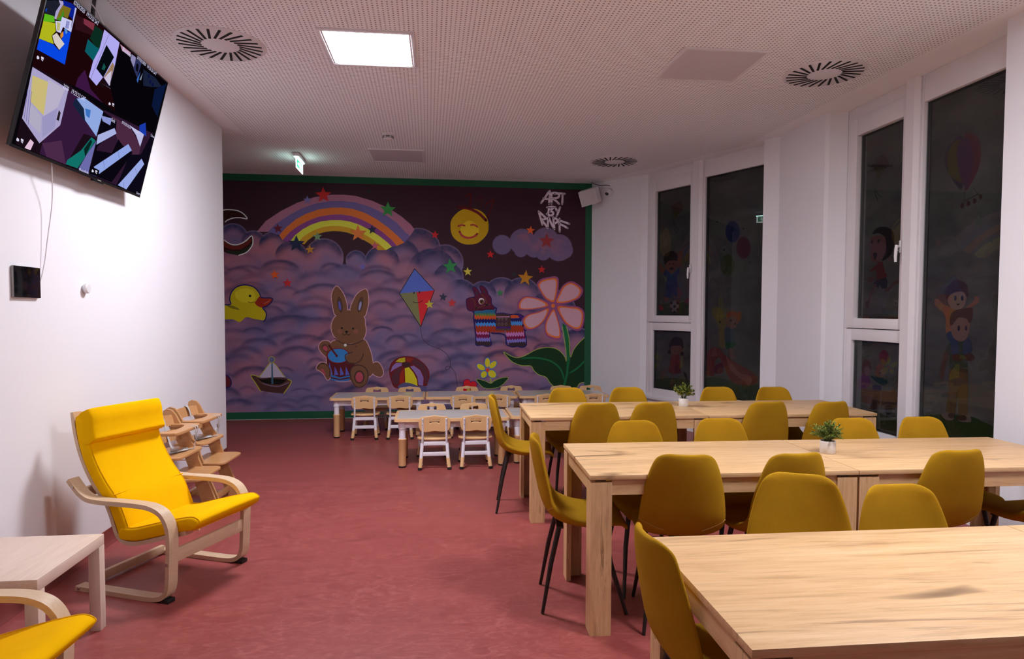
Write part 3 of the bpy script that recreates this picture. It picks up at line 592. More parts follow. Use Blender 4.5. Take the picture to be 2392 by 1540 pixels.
# ---------------------------------------------------------------- materials
def lin(h,g=1.0):
    r=[int(h[i:i+2],16)/255 for i in (0,2,4)]
    return tuple(min(.92,(c/12.92 if c<=.04045 else ((c+.055)/1.055)**2.4)*g) for c in r)
def mat(name,col,rough=.5,metal=0,spec=.5,coat=0,sheen=0):
    m=bpy.data.materials.new(name); m.use_nodes=True; b=m.node_tree.nodes['Principled BSDF']
    b.inputs['Base Color'].default_value=(*col,1); b.inputs['Roughness'].default_value=rough; b.inputs['Metallic'].default_value=metal
    b.inputs['Specular IOR Level'].default_value=spec
    if coat: b.inputs['Coat Weight'].default_value=coat
    if sheen: b.inputs['Sheen Weight'].default_value=sheen; b.inputs['Sheen Roughness'].default_value=.4
    return m
def nd(m,t,**k):
    n=m.node_tree.nodes.new(t)
    for a,v in k.items(): setattr(n,a,v)
    return n
def lk(m,a,b): m.node_tree.links.new(a,b)
def BS(m): return m.node_tree.nodes['Principled BSDF']
def ramp(m,stops,inp):
    r=nd(m,'ShaderNodeValToRGB'); e=r.color_ramp.elements
    while len(e)>1: e.remove(e[0])
    e[0].position=stops[0][0]; e[0].color=(*stops[0][1],1)
    for p,c in stops[1:]:
        x=e.new(p); x.color=(*c,1)
    lk(m,inp,r.inputs[0]); return r.outputs[0]
def coords(m,scale,kind='Object',rnd=True):
    tc=nd(m,'ShaderNodeTexCoord'); src=tc.outputs[kind]
    if rnd:
        oi=nd(m,'ShaderNodeObjectInfo'); ml=nd(m,'ShaderNodeVectorMath',operation='SCALE'); ml.inputs[3].default_value=37.0
        cx=nd(m,'ShaderNodeCombineXYZ'); lk(m,oi.outputs['Random'],cx.inputs[0]); lk(m,oi.outputs['Random'],cx.inputs[1]); lk(m,oi.outputs['Random'],cx.inputs[2])
        lk(m,cx.outputs[0],ml.inputs[0]); ad=nd(m,'ShaderNodeVectorMath',operation='ADD'); lk(m,src,ad.inputs[0]); lk(m,ml.outputs[0],ad.inputs[1]); src=ad.outputs[0]
    mp=nd(m,'ShaderNodeMapping'); mp.inputs['Scale'].default_value=scale; lk(m,src,mp.inputs[0]); return mp.outputs[0]
def noise(m,vec,scale,detail=4,rough=.55,dist=0):
    n=nd(m,'ShaderNodeTexNoise'); n.inputs['Scale'].default_value=scale; n.inputs['Detail'].default_value=detail
    n.inputs['Roughness'].default_value=rough; n.inputs['Distortion'].default_value=dist; lk(m,vec,n.inputs['Vector']); return n.outputs['Fac']
def mixc(m,f,a,b,blend='MIX'):
    x=nd(m,'ShaderNodeMix',data_type='RGBA',blend_type=blend)
    for i,v in ((0,f),(6,a),(7,b)):
        if isinstance(v,(int,float)): x.inputs[i].default_value=v
        elif isinstance(v,tuple): x.inputs[i].default_value=(*v,1)
        else: lk(m,v,x.inputs[i])
    return x.outputs[2]
def bump(m,h,st=.2,d=.002):
    b=nd(m,'ShaderNodeBump'); b.inputs['Strength'].default_value=st; b.inputs['Distance'].default_value=d
    lk(m,h,b.inputs['Height']); lk(m,b.outputs[0],BS(m).inputs['Normal'])
def wood(name,axis,base,dark,light,rough=.45,k=1.0,knots=True,grain=1.0,streak=0):
    m=mat(name,base,rough)
    sc={'x':(1.1,13,13),'y':(13,1.1,13),'z':(13,13,1.1)}[axis]
    v=coords(m,tuple(s*k for s in sc))
    n1=noise(m,v,1.0,6,.62,.9)
    c=ramp(m,[(.28,dark),(.45,base),(.55,base),(.72,light)],n1)
    v2=coords(m,tuple(s*k*2.6 for s in sc)); n2=noise(m,v2,1.6,5,.7,.4)
    c2=ramp(m,[(.30,tuple(x*(1-.42*grain) for x in base)),(.46,base),(.6,light)],n2)
    c=mixc(m,.42,c,c2)
    if knots:
        v3=coords(m,tuple((s if s>2 else s*3.2)*k*.33 for s in sc)); n3=noise(m,v3,1.0,3,.5,1.6)
        kf=ramp(m,[(.66,(0,0,0)),(.75,(.8,.8,.8))],n3)
        c=mixc(m,kf,c,tuple(x*.42 for x in dark))
    if streak:
        v4=coords(m,tuple((s*.9 if s>2 else s*.8)*k for s in sc)); n4=noise(m,v4,1.0,5,.6,2.2)
        sf=ramp(m,[(.60,(0,0,0)),(.70,(streak,)*3),(.74,(streak*.3,)*3)],n4); c=mixc(m,sf,c,tuple(x*.75 for x in dark))
    lk(m,c,BS(m).inputs['Base Color']); bump(m,n2,.06,.001); return m
def fabric(name,col,sc=420,var=.18,rough=.9,sheen=.15):
    m=mat(name,col,rough,0,.06,0,sheen)
    v=coords(m,(1,1,1)); a=noise(m,v,sc,2,.6); b=noise(m,v,9,3,.5)
    c=ramp(m,[(.3,tuple(x*(1-var) for x in col)),(.7,tuple(min(1,x*(1+var)) for x in col))],a)
    c=mixc(m,.5,c,ramp(m,[(.3,tuple(x*(1-var*.6) for x in col)),(.7,tuple(min(1,x*(1+var*.6)) for x in col))],b))
    lk(m,c,BS(m).inputs['Base Color']); bump(m,a,.25,.001); return m
def emit(name,col,st):
    m=bpy.data.materials.new(name); m.use_nodes=True; nt=m.node_tree; nt.nodes.clear()
    e=nt.nodes.new('ShaderNodeEmission'); o=nt.nodes.new('ShaderNodeOutputMaterial'); e.inputs[0].default_value=(*col,1); e.inputs[1].default_value=st
    nt.links.new(e.outputs[0],o.inputs[0]); return m
M={}
def wallmat(name,col):
    m=mat(name,col,.75,0,.3); v=coords(m,(1,1,1),rnd=False); n=noise(m,v,160,3); bump(m,n,.08,.001); return m
M['wall']=wallmat('white_wall_paint',(.855,.845,.885)); M['ceil']=wallmat('ceiling_paint',(.93,.92,.94))
def perforated():
    m=mat('perforated_board',(.93,.92,.94),.8,0,.2)
    g=nd(m,'ShaderNodeNewGeometry'); sx=nd(m,'ShaderNodeSeparateXYZ'); lk(m,g.outputs['Position'],sx.inputs[0])
    def md(o):
        a=nd(m,'ShaderNodeMath',operation='PINGPONG'); a.inputs[1].default_value=.015; lk(m,o,a.inputs[0])
        p=nd(m,'ShaderNodeMath',operation='POWER'); p.inputs[1].default_value=2; lk(m,a.outputs[0],p.inputs[0]); return p.outputs[0]
    s=nd(m,'ShaderNodeMath',operation='ADD'); lk(m,md(sx.outputs[0]),s.inputs[0]); lk(m,md(sx.outputs[1]),s.inputs[1])
    l=nd(m,'ShaderNodeMath',operation='LESS_THAN'); l.inputs[1].default_value=.0061**2; lk(m,s.outputs[0],l.inputs[0])
    lk(m,mixc(m,l.outputs[0],(.93,.92,.94),(.34,.28,.29)),BS(m).inputs['Base Color']); return m  # no real holes: the shade inside them is painted as darker dots
M['perf']=perforated()
def lino():
    base=(.285,.060,.054)
    m=mat('red_linoleum',base,.38,0,.4)
    v=coords(m,(.8,1.7,1),rnd=False); a=noise(m,v,2.6,6,.6,1.2); b=noise(m,v,9,8,.72,2.6); s=noise(m,coords(m,(1,1,1),rnd=False),150,2,.5)
    c=ramp(m,[(.3,(.24,.048,.043)),(.5,base),(.72,(.33,.076,.066))],a)
    c2=ramp(m,[(.30,(.20,.036,.033)),(.5,base),(.64,(.42,.12,.10))],b)
    c=mixc(m,.5,c,c2)
    f=ramp(m,[(.73,(0,0,0)),(.76,(.35,.35,.35))],s)
    c=mixc(m,f,c,(.50,.23,.20))
    lk(m,c,BS(m).inputs['Base Color']); rr=ramp(m,[(.3,(.34,)*3),(.7,(.5,)*3)],b); lk(m,rr,BS(m).inputs['Roughness']); bump(m,b,.05,.001); return m
M['floor']=lino()
M['red_base']=mat('red_linoleum_skirting',(.22,.045,.04),.45)
OAK=dict(base=(.66,.405,.195),dark=(.33,.17,.075),light=(.77,.525,.285))
M['oak_x']=wood('oak_grain_along',axis='x',streak=.75,**OAK); M['oak_z']=wood('oak_grain_upright',axis='z',streak=.85,k=1.3,**OAK); M['oak_y']=wood('oak_grain_across',axis='y',**OAK)
BIR=dict(base=(.63,.45,.29),dark=(.54,.36,.22),light=(.70,.52,.36),knots=False,grain=.35)
M['birch_x']=wood('birch_veneer',axis='x',k=1.6,**BIR); M['birch_z']=wood('birch_upright',axis='z',k=1.6,**BIR); M['birch_y']=wood('birch_across',axis='y',k=1.6,**BIR)
PAL=dict(base=(.72,.56,.46),dark=(.58,.42,.31),light=(.80,.65,.55),knots=False,grain=.3)
M['pale_y']=wood('pale_oak_effect',axis='y',k=.8,**PAL); M['pale_z']=wood('pale_oak_upright',axis='z',k=.8,**PAL); M['pale_x']=wood('pale_oak_across',axis='x',k=.8,**PAL)
BEE=dict(base=(.56,.285,.115),dark=(.47,.22,.08),light=(.62,.34,.15),knots=False,grain=.3,rough=.3)
M['beech']=wood('varnished_beech',axis='x',k=1.6,**BEE); M['beech_edge']=mat('beech_ply_edge',(.66,.40,.18),.35)
M['mustard']=fabric('mustard_weave',(.40,.212,.011),520,.2,.95,0)
M['yellow']=fabric('yellow_canvas',(.90,.485,.0005),600,.08,.95,0); M['piping']=fabric('yellow_piping',(.88,.47,.001),600,.1)
M['seam']=mat('mustard_thread',(.50,.32,.07),.8)
M['black_steel']=mat('black_brown_steel',(.014,.010,.009),.42,0,.5)
M['black']=mat('black_rubber',(.008,.008,.009),.5); M['black_gloss']=mat('black_glass',(.004,.004,.005),.12,0,.5)
M['bezel']=mat('black_bezel',(.006,.006,.007),.3)
M['kid']=mat('beige_plastic',(.74,.455,.215),.38); M['kid_edge']=mat('beige_edge_band',(.80,.50,.25),.35)
def kidtop():
    m=mat('grey_laminate',(.66,.61,.57),.16,0,.5); v=coords(m,(1.2,9,9)); n=noise(m,v,2,5,.6,.6)
    lk(m,ramp(m,[(.3,(.60,.555,.515)),(.7,(.72,.67,.63))],n),BS(m).inputs['Base Color']); return m
M['kidtop']=kidtop()
M['white_metal']=mat('white_lacquered_metal',(.80,.77,.83),.3); M['chrome']=mat('chrome',(.6,.6,.62),.2,1)
M['pvc']=mat('white_window_plastic',(.80,.765,.79),.3,0,.5); M['gasket']=mat('black_gasket',(.006,.006,.006),.5)
M['white_plastic']=mat('white_plastic',(.80,.78,.80),.35); M['grey_grille']=mat('speaker_grille',(.62,.58,.60),.6)
M['strap']=fabric('grey_webbing',(.52,.50,.50),500,.1); M['buckle']=mat('grey_buckle',(.30,.29,.28),.35)
M['pot']=mat('white_ceramic_pot',(.72,.68,.64),.35); M['soil']=mat('dark_soil',(.03,.02,.015),.9)
M['stem']=mat('green_stem',(.10,.12,.04),.7)
def leafm(n,a,b):
    m=mat(n,a,.45,0,.4); g=nd(m,'ShaderNodeNewGeometry'); lk(m,ramp(m,[(.2,a),(.8,b)],g.outputs['Random Per Island']),BS(m).inputs['Base Color']); return m
M['leaf']=leafm('glossy_leaves',(.035,.075,.012),(.26,.27,.03)); M['sprig']=leafm('fine_sprigs',(.05,.10,.02),(.24,.30,.035))
M['dark_slot']=mat('painted_slot_shade',(.004,.004,.004),.9); M['diff_off']=mat('unlit_diffuser',(.68,.62,.66),.45)  # near-black colour stands in for the shade inside slot openings
M['diff_on']=emit('lit_diffuser',PANEL_COLOR,PANEL_LIGHT); M['diff_on_b']=emit('lit_diffuser_front',PANEL_COLOR,PANEL_LIGHT*.88); M['frame_white']=mat('white_light_frame',(.80,.76,.79),.35)
M['green_border']=mat('green_wall_border',lin('00482c',1.5),.6); M['cable_w']=mat('white_cable',(.74,.70,.73),.4)
M['sign_white']=emit('sign_white',(.85,1,.97),6.0); M['sign_green']=emit('sign_green',(.05,.75,.42),1.3); M['sign_tube']=emit('sign_tube',(.45,1,.88),42.0)
M['lens']=mat('dark_lens',(.01,.01,.012),.1); M['outside']=mat('night_ground',(.02,.02,.02),.9)
def glass():
    m=bpy.data.materials.new('window_glass'); m.use_nodes=True; nt=m.node_tree; nt.nodes.clear()
    o=nt.nodes.new('ShaderNodeOutputMaterial'); x=nt.nodes.new('ShaderNodeMixShader'); t=nt.nodes.new('ShaderNodeBsdfTransparent'); g=nt.nodes.new('ShaderNodeBsdfGlossy')
    f=nt.nodes.new('ShaderNodeFresnel'); f.inputs[0].default_value=1.5; bk=nt.nodes.new('ShaderNodeNewGeometry'); iv=nt.nodes.new('ShaderNodeMath'); iv.operation='SUBTRACT'; iv.inputs[0].default_value=1; ml=nt.nodes.new('ShaderNodeMath'); ml.operation='MULTIPLY'; nt.links.new(bk.outputs['Backfacing'],iv.inputs[1]); nt.links.new(iv.outputs[0],ml.inputs[0]); nt.links.new(f.outputs[0],ml.inputs[1]); g.inputs['Roughness'].default_value=0.0; t.inputs[0].default_value=(.82,.84,.84,1)
    nt.links.new(ml.outputs[0],x.inputs[0]); nt.links.new(t.outputs[0],x.inputs[1]); nt.links.new(g.outputs[0],x.inputs[2]); nt.links.new(x.outputs[0],o.inputs[0]); return m
M['glass']=glass()
def attr_mat(name,rough,emission=None):
    if emission:
        m=emit(name,(1,1,1),emission); a=m.node_tree.nodes.new('ShaderNodeAttribute'); a.attribute_name='Col'
        e=[n for n in m.node_tree.nodes if n.type=='EMISSION'][0]; lk(m,a.outputs['Color'],e.inputs[0]); return m
    m=mat(name,(.5,.5,.5),rough,0,.25); a=nd(m,'ShaderNodeAttribute'); a.attribute_name='Col'
    v=coords(m,(1,1,1),rnd=False); n=noise(m,v,30,5,.7); f=ramp(m,[(.25,(.90,.90,.90)),(.75,(1,1,1))],n)
    lk(m,mixc(m,1.0,a.outputs['Color'],f,'MULTIPLY'),BS(m).inputs['Base Color']); return m
M['paint']=attr_mat('mural_paint',.6); M['decal']=attr_mat('window_print',.5); M['screen']=attr_mat('screen_picture',.2,1.0)

# ---------------------------------------------------------------- mesh helpers
class MB:
    def __init__(s): s.v=[];s.f=[];s.mi=[];s.mats=[];s.k=0
    def m(s,material):
        if material not in s.mats: s.mats.append(material)
        s.k=s.mats.index(material); return s
    def add(s,vs,fs):
        o=len(s.v); s.v+=[tuple(v) for v in vs]; s.f+=[tuple(i+o for i in f) for f in fs]; s.mi+=[s.k]*len(fs); return s
    def box(s,x0,y0,z0,x1,y1,z1,b=0.0,T=None):
        bm=bmesh.new(); bmesh.ops.create_cube(bm,size=1)
        for v in bm.verts: v.co=Vector(((x0+x1)/2+v.co.x*(x1-x0),(y0+y1)/2+v.co.y*(y1-y0),(z0+z1)/2+v.co.z*(z1-z0)))
        if b: bmesh.ops.bevel(bm,geom=bm.edges[:],offset=min(b,.45*min(abs(x1-x0),abs(y1-y0),abs(z1-z0))),segments=2,profile=.5,affect='EDGES')
        return s.bm(bm,T)
    def bm(s,bm,T=None):
        bm.verts.index_update(); vs=[(T@v.co if T else v.co.copy()) for v in bm.verts]; fs=[[v.index for v in f.verts] for f in bm.faces]; bm.free(); return s.add(vs,fs)
    def tube(s,pts,r,n=10,caps=True):
        pts=[Vector(p) for p in pts]; rr=r if isinstance(r,(list,tuple)) else [r]*len(pts); vs=[];fs=[]
        for i,p in enumerate(pts):
            t=(pts[min(i+1,len(pts)-1)]-pts[max(i-1,0)]).normalized()
            a=Vector((0,0,1)) if abs(t.z)<.9 else Vector((1,0,0)); x=t.cross(a).normalized(); y=t.cross(x)
            for k in range(n): q=2*PI*k/n; vs.append(p+(x*math.cos(q)+y*math.sin(q))*rr[i])
        for i in range(len(pts)-1):
            for k in range(n): fs.append((i*n+k,i*n+(k+1)%n,(i+1)*n+(k+1)%n,(i+1)*n+k))
        if caps: fs.append(tuple(range(n))[::-1]); fs.append(tuple((len(pts)-1)*n+k for k in range(n)))
        return s.add(vs,fs)
    def lathe(s,prof,n=24,c=(0,0,0),T=None):
        vs=[];fs=[]
        for r,z in prof:
            for k in range(n): q=2*PI*k/n; vs.append(Vector((c[0]+r*math.cos(q),c[1]+r*math.sin(q),c[2]+z)))
        for i in range(len(prof)-1):
            for k in range(n): fs.append((i*n+k,i*n+(k+1)%n,(i+1)*n+(k+1)%n,(i+1)*n+k))
        fs.append(tuple(range(n))[::-1]); fs.append(tuple((len(prof)-1)*n+k for k in range(n)))
        if T: vs=[T@v for v in vs]
        return s.add(vs,fs)
    def prism(s,poly,z0,z1,T=None):
        n=len(poly); a=sum(poly[i][0]*poly[(i+1)%n][1]-poly[(i+1)%n][0]*poly[i][1] for i in range(n))
        if a<0: poly=poly[::-1]
        vs=[Vector((x,y,z0)) for x,y in poly]+[Vector((x,y,z1)) for x,y in poly]
        fs=[tuple(range(n))[::-1],tuple(range(n,2*n))]+[(i,(i+1)%n,n+(i+1)%n,n+i) for i in range(n)]
        if T: vs=[T@v for v in vs]
        return s.add(vs,fs)
    def ribbon(s,path,y0,y1,th,b=0):
        # bent-wood strip: path in (x,z), width y0..y1, thickness th
        n=len(path); vs=[];fs=[]
        for i,p in enumerate(path):
            a=Vector(path[max(i-1,0)]);c=Vector(path[min(i+1,n-1)]); t=(c-a).normalized(); nx,nz=-t.y*th/2,t.x*th/2
            vs+=[(p[0]+nx,y0,p[1]+nz),(p[0]+nx,y1,p[1]+nz),(p[0]-nx,y1,p[1]-nz),(p[0]-nx,y0,p[1]-nz)]
        for i in range(n-1):
            for k in range(4): fs.append((i*4+k,i*4+(k+1)%4,i*4+4+(k+1)%4,i*4+4+k))
        fs.append((3,2,1,0)); fs.append(tuple(4*(n-1)+k for k in range(4)))
        return s.add(vs,fs)
    def build(s,name,parent=None,material=None,smooth=True,ang=38):
        me=bpy.data.meshes.new(name); me.from_pydata(s.v,[],s.f); me.update()
        for x in (s.mats or [material]): me.materials.append(x)
        if s.mats: me.polygons.foreach_set('material_index',s.mi)
        bm=bmesh.new(); bm.from_mesh(me); bmesh.ops.recalc_face_normals(bm,faces=bm.faces[:]); bm.to_mesh(me); bm.free()
        if smooth:
            me.shade_smooth(); me.set_sharp_from_angle(angle=math.radians(ang))
        o=bpy.data.objects.new(name,me); COL.objects.link(o)
        if parent: o.parent=parent
        return o
def cat(pts,n=6,closed=False):
    P=[Vector(p) for p in pts]; N=len(P); out=[]
    rng=N if closed else N-1
    for i in range(rng):
        g=(lambda k:P[k%N]) if closed else (lambda k:P[min(max(k,0),N-1)])
        a,b,c,d=g(i-1),g(i),g(i+1),g(i+2)
        for j in range(n):
            t=j/n; out.append(.5*((2*b)+(c-a)*t+(2*a-5*b+4*c-d)*t*t+(3*b-a-3*c+d)*t**3))
    if not closed: out.append(P[-1])
    return out
def thing(name,label,cate,loc=(0,0,0),rz=0,group=None):
    o=bpy.data.objects.new(name,None); COL.objects.link(o); o.empty_display_size=.1; o.location=loc; o.rotation_euler=(0,0,rz)
    return tag(o,label,cate,group)
def tag(o,label=None,cate=None,group=None,kind=None):
    if label: o['label']=label
    if cate: o['category']=cate
    if group: o['group']=group
    if kind: o['kind']=kind
    return o
def dup(root,loc,rz,label,group=None):
    def cp(o,par):
        c=o.copy(); COL.objects.link(c)
        if par: c.parent=par; c.matrix_parent_inverse=o.matrix_parent_inverse
        for ch in list(o.children): cp(ch,c)
        return c
    r=cp(root,None); r.location=loc; r.rotation_euler=(0,0,rz); r['label']=label
    if group: r['group']=group
    return r
def structure(o): o['kind']='structure'; return o
def flat(shapes,fn,gain,step,mname,name,parent=None,texts=()):
    """flat painted / printed shapes: fn(u,v,depth)->point; every shape is a thin layer over the one before"""
    V=[];F=[];Cc=[]
    def put(poly,col,d):
        o=len(V); V.extend(fn(p[0],p[1],d) for p in poly)
        for t in tessellate_polygon([[Vector((p[0],p[1],0)) for p in poly]]): F.append(tuple(o+i for i in t)); Cc.append(col)
    for i,(k,c,wd,s) in enumerate(shapes):
        pts=[tuple(float(q)/1000 for q in p.split(',')) for p in s.split()]; col=lin(c,gain); d=(i+1)*step
        if k=='P': put(pts,col,d)
        elif k=='S': put([(p.x,p.y) for p in cat(pts,4,True)],col,d)
        else:
            cl=k=='C'; q=cat(pts,4,cl)
            if cl: q.append(q[0].copy())
            q=[p for j,p in enumerate(q) if j==0 or (p-q[j-1]).length>1e-5]; h=max(wd,2)/2000; L=[];n=len(q)
            o=len(V)
            for j,p in enumerate(q):
                a=q[j-1] if j>0 else (q[n-2] if cl else p); b=q[j+1] if j<n-1 else (q[1] if cl else p)
                t=(b-a); t=t.normalized() if t.length>1e-9 else Vector((1,0)); nx,ny=-t.y*h,t.x*h
                V.append(fn(p.x+nx,p.y+ny,d)); V.append(fn(p.x-nx,p.y-ny,d))
            for j in range(n-1): F.append((o+2*j,o+2*j+1,o+2*j+3,o+2*j+2)); Cc.append(col)
            if not cl:
                for e in (q[0],q[-1]):
                    put([(e.x+h*math.cos(x*PI/4),e.y+h*math.sin(x*PI/4)) for x in range(8)],col,d)
    for (txt,u,v,u1,hh,col,d) in texts:
        cu=bpy.data.curves.new('t','FONT'); cu.body=txt; cu.size=1; cu.resolution_u=2; to=bpy.data.objects.new('t',cu); COL.objects.link(to)
        dg=bpy.context.evaluated_depsgraph_get(); me=bpy.data.meshes.new_from_object(to.evaluated_get(dg))
        mx=max(x.co.x for x in me.vertices); o=len(V)
        V.extend(fn(u+x.co.x/mx*(u1-u),v+x.co.y*hh*.85,d) for x in me.vertices)
        for p in me.polygons: F.append(tuple(o+i for i in p.vertices)); Cc.append(lin(col))
        bpy.data.objects.remove(to); bpy.data.curves.remove(cu); bpy.data.meshes.remove(me)
    me=bpy.data.meshes.new(name); me.from_pydata([tuple(p) for p in V],[],F); me.update(); me.materials.append(M[mname])
    ca=me.color_attributes.new('Col','FLOAT_COLOR','CORNER'); arr=[]
    for p,c in zip(me.polygons,Cc): arr+=list((*c,1))*p.loop_total
    ca.data.foreach_set('color',arr)
    ob=bpy.data.objects.new(name,me); COL.objects.link(ob)
    if parent: ob.parent=parent
    return ob
# ================================================================ room shell
HC=3.362; YM=9.424; XL=-2.08
structure(MB().prism([(-4.7,-3.5),(4.4,-3.5),(4.4,9.7),(-4.7,9.7)],-.12,0).build('floor',None,M['floor'],False))
ceil=structure(MB().prism([(-4.7,-3.5),(4.4,-3.5),(4.4,9.7),(-4.7,9.7)],HC,HC+.12).build('ceiling',None,M['ceil'],False))
MB().add([(x,y,HC-.0008) for x,y in [(-1.895,-3.3),(3.51,-3.3),(3.51,6.98),(2.52,9.0),(2.30,9.24),(-4.4,9.24),(-4.4,7.30),(-1.895,7.30)]],[tuple(range(8))[::-1]]).build('perforated_panel',ceil,M['perf'],False)
structure(MB().prism([(XL,-3.4),(XL,7.12),(-4.5,7.12),(-4.5,7.0),(-2.28,7.0),(-2.28,-3.4)],0,HC).build('wall_left',None,M['wall'],False))
structure(MB().box(-4.6,7.0,0,-4.5,9.7,HC).build('wall_alcove',None,M['wall'],False))
wfar=structure(MB().box(-4.6,YM,0,2.6,YM+.2,HC).build('wall_far',None,M['wall'],False))
structure(MB().box(-2.3,-3.5,0,4.3,-3.4,HC).build('wall_near',None,M['wall'],False))
structure(MB().prism([(2.37,YM),(2.88,8.73),(2.955,8.668),(3.25,8.82),(2.6,9.62),(2.37,9.62)],0,HC).build('wall_right_far',None,M['wall'],False))
structure(MB().prism([(3.595,6.775),(3.69,6.62),(3.672,5.79),(3.70,5.765),(3.845,5.712),(4.15,5.712),(4.15,7.2),(3.72,6.99)],0,HC).build('wall_right_middle',None,M['wall'],False))
structure(MB().prism([(3.622,3.80),(3.655,-3.4),(4.2,-3.4),(4.2,3.975),(3.822,3.975)],0,HC).build('wall_right_near',None,M['wall'],False))
bl=MB(); bl.prism([(XL,0),(XL,.085),(XL+.006,.085),(XL+.008,.02),(XL+.02,.004),(XL+.045,.0015),(XL+.045,0)],-3.4,7.12,Matrix(((1,0,0,0),(0,0,1,0),(0,1,0,0),(0,0,0,1))))
structure(bl.build('baseboard_left',None,M['red_base']))
structure(MB().box(2.2,3.9,-.1,9,12,-.05).build('ground_outside',None,M['outside'],False))

# ---- windows (the two are the same unit)
def window(name,A,B,decals,ks=1.0):
    A=Vector((*A,0));B=Vector((*B,0)); d=(B-A).normalized(); rz=math.atan2(d.y,d.x)
    W=bpy.data.objects.new(name,None); COL.objects.link(W); W.location=A; W.rotation_euler=(0,0,rz); structure(W)
    def bars(nm,m,rects,y0,y1,b=.004):
        k=MB()
        for (s0,z0,s1,z1) in rects: k.box(s0*ks,y0,z0,s1*ks,y1,z1,b)
        return k.build(nm,W,m)
    bars('frame',M['pvc'],[(0,.37,.045,HC),(.785,.37,.80,HC),(.045,3.25,.785,HC),(.045,.37,.112,1.365),(.772,.37,.785,1.365),(.112,1.262,.772,1.365),(.112,.37,.772,.48),(.935,.37,.955,HC),(.955,3.152,1.77,HC),(.955,.37,1.77,.48),(1.77,.37,1.82,HC)],0,.075)
    bars('sash',M['pvc'],[(.032,1.372,.15,3.255),(.746,1.372,.79,3.255),(.15,3.10,.746,3.255),(.15,1.372,.746,1.46)],-.014,.06)
    k=MB(); k.prism([(s*ks,y) for s,y in [(.80,.06),(.80,-.022),(.812,-.045),(.905,-.045),(.935,-.014),(.935,.06)]],.37,HC); k.build('mullion',W,M['pvc'])
    for (s0,z0,s1,z1) in [(a*ks,b,c*ks,d) for a,b,c,d in [(.15,1.46,.746,3.10),(.112,.48,.772,1.262),(.955,.48,1.77,3.152)]]:
        p=MB().box(s0,.030,z0,s1,.034,z1).build('pane',W,M['glass'],False)
        g=MB(); t=.016
        for r in [(s0,z0,s0+t*1.9,z1),(s1-t,z0,s1,z1),(s0,z1-t,s1,z1),(s0,z0,s1,z0+t)]: g.box(r[0],.038,r[1],r[2],.080,r[3])
        g.build('gasket',p,M['gasket'],False)
    h=MB(); h.box(.752,-.030,2.0,.782,-.014,2.10,.005); h.tube([(.767,-.03,2.05),(.767,-.062,2.05)],.010,10); h.tube([(.767,-.058,2.062),(.767,-.062,2.03),(.767,-.066,1.97),(.767,-.064,1.925)],[.012,.013,.012,.010],10)
    hd=h.build('handle',W,M['white_plastic']); hd.location=(.757*(ks-1),0,0)
    if name=='window_2':
        ky=MB(); ky.tube([(.752,-.032,2.02),(.735,-.036,2.02)],.004,8); ky.lathe([(.013,-.002),(.013,.002)],12,(0,0,0),Matrix.Translation((.728,-.036,2.005))@Matrix.Rotation(PI/2,4,'X')); ky.box(.724,-.037,1.955,.731,-.034,1.995)
        ky.build('key',hd,M['chrome'])
    sl=MB().box(-.01,-.055,.335,1.80*ks,.09,.372,.006).build('window_sill',W,M['pvc'])
    MB().box(-.02,.0,0,1.85*ks,.25,.336).build('parapet',W,M['wall'],False)
    for k,(nm,lab,sh) in enumerate(decals):
        o=flat(sh,lambda u,v,dd:Vector((u,.046-dd,v)),2.3,.00012,'decal','window_decal')
        o.matrix_world=W.matrix_basis.copy(); o.location=A; o.rotation_euler=(0,0,rz); tag(o,lab,'decal','printed window pictures')
    # the printed film's hazy ground behind the pictures
    gm=mat('print_haze_'+name,(.07,.068,.066),.6)
    v=coords(gm,(1.2,1,2.2),rnd=False); n=noise(gm,v,1.6,4,.6,.6)
    lk(gm,ramp(gm,[(.3,(.035,.034,.036)),(.7,(.10,.095,.09))],n),BS(gm).inputs['Base Color'])
    for (s0,z0,s1,z1) in [(a*ks,b,c*ks,d) for a,b,c,d in [(.15,1.46,.746,3.10),(.112,.48,.772,1.262),(.955,.48,1.77,3.152)]]:
        MB().box(s0+.03,.0465,z0+.016,s1-.016,.049,z1-.016).build('printed_film',W,gm,False)
    return W
window('window_1',(2.95,8.67),(3.694,6.985),DECALS_A,1.05)
window('window_2',(3.85,5.71),(3.82,3.98),DECALS_B)

# ---- ceiling lights
def ceiling_light(x,y,lit,label,mt='diff_on'):
    t=thing('ceiling_light',label,'ceiling light',(x,y,HC),-.02,'square ceiling light panels')
    f=MB(); a,b=.318,.293
    for r in [(-a,-a,a,-b),(-a,b,a,a),(-a,-b,-b,b),(b,-b,a,b)]: f.box(r[0],r[1],-.014,r[2],r[3],0,.003)
    f.build('light_frame',t,M['frame_white'])
    k=(.2805 if lit else .295)
    MB().box(-k,-k,-.010,k,k,-.002).build('diffuser',t,M[mt if lit else 'diff_off'],False)
    if lit:
        f=MB()
        for r in [(-b,-b,b,-k),(-b,k,b,b),(-b,-k,-k,k),(k,-k,b,k)]: f.box(r[0],r[1],-.011,r[2],r[3],0)
        f.build('inner_rim',t,M['frame_white'],False)
    return t
ceiling_light(-.40,4.81,True,'lit white square light panel glowing in the ceiling')
ceiling_light(2.10,4.79,False,'unlit square light panel in the ceiling beside the near right round air vent')
ceiling_light(-.353,8.047,False,'unlit square light panel in the ceiling near the mural behind the smoke detector')
ceiling_light(2.10,1.95,True,'lit square light panel in the ceiling above the gap behind the front dining table','diff_on_b')
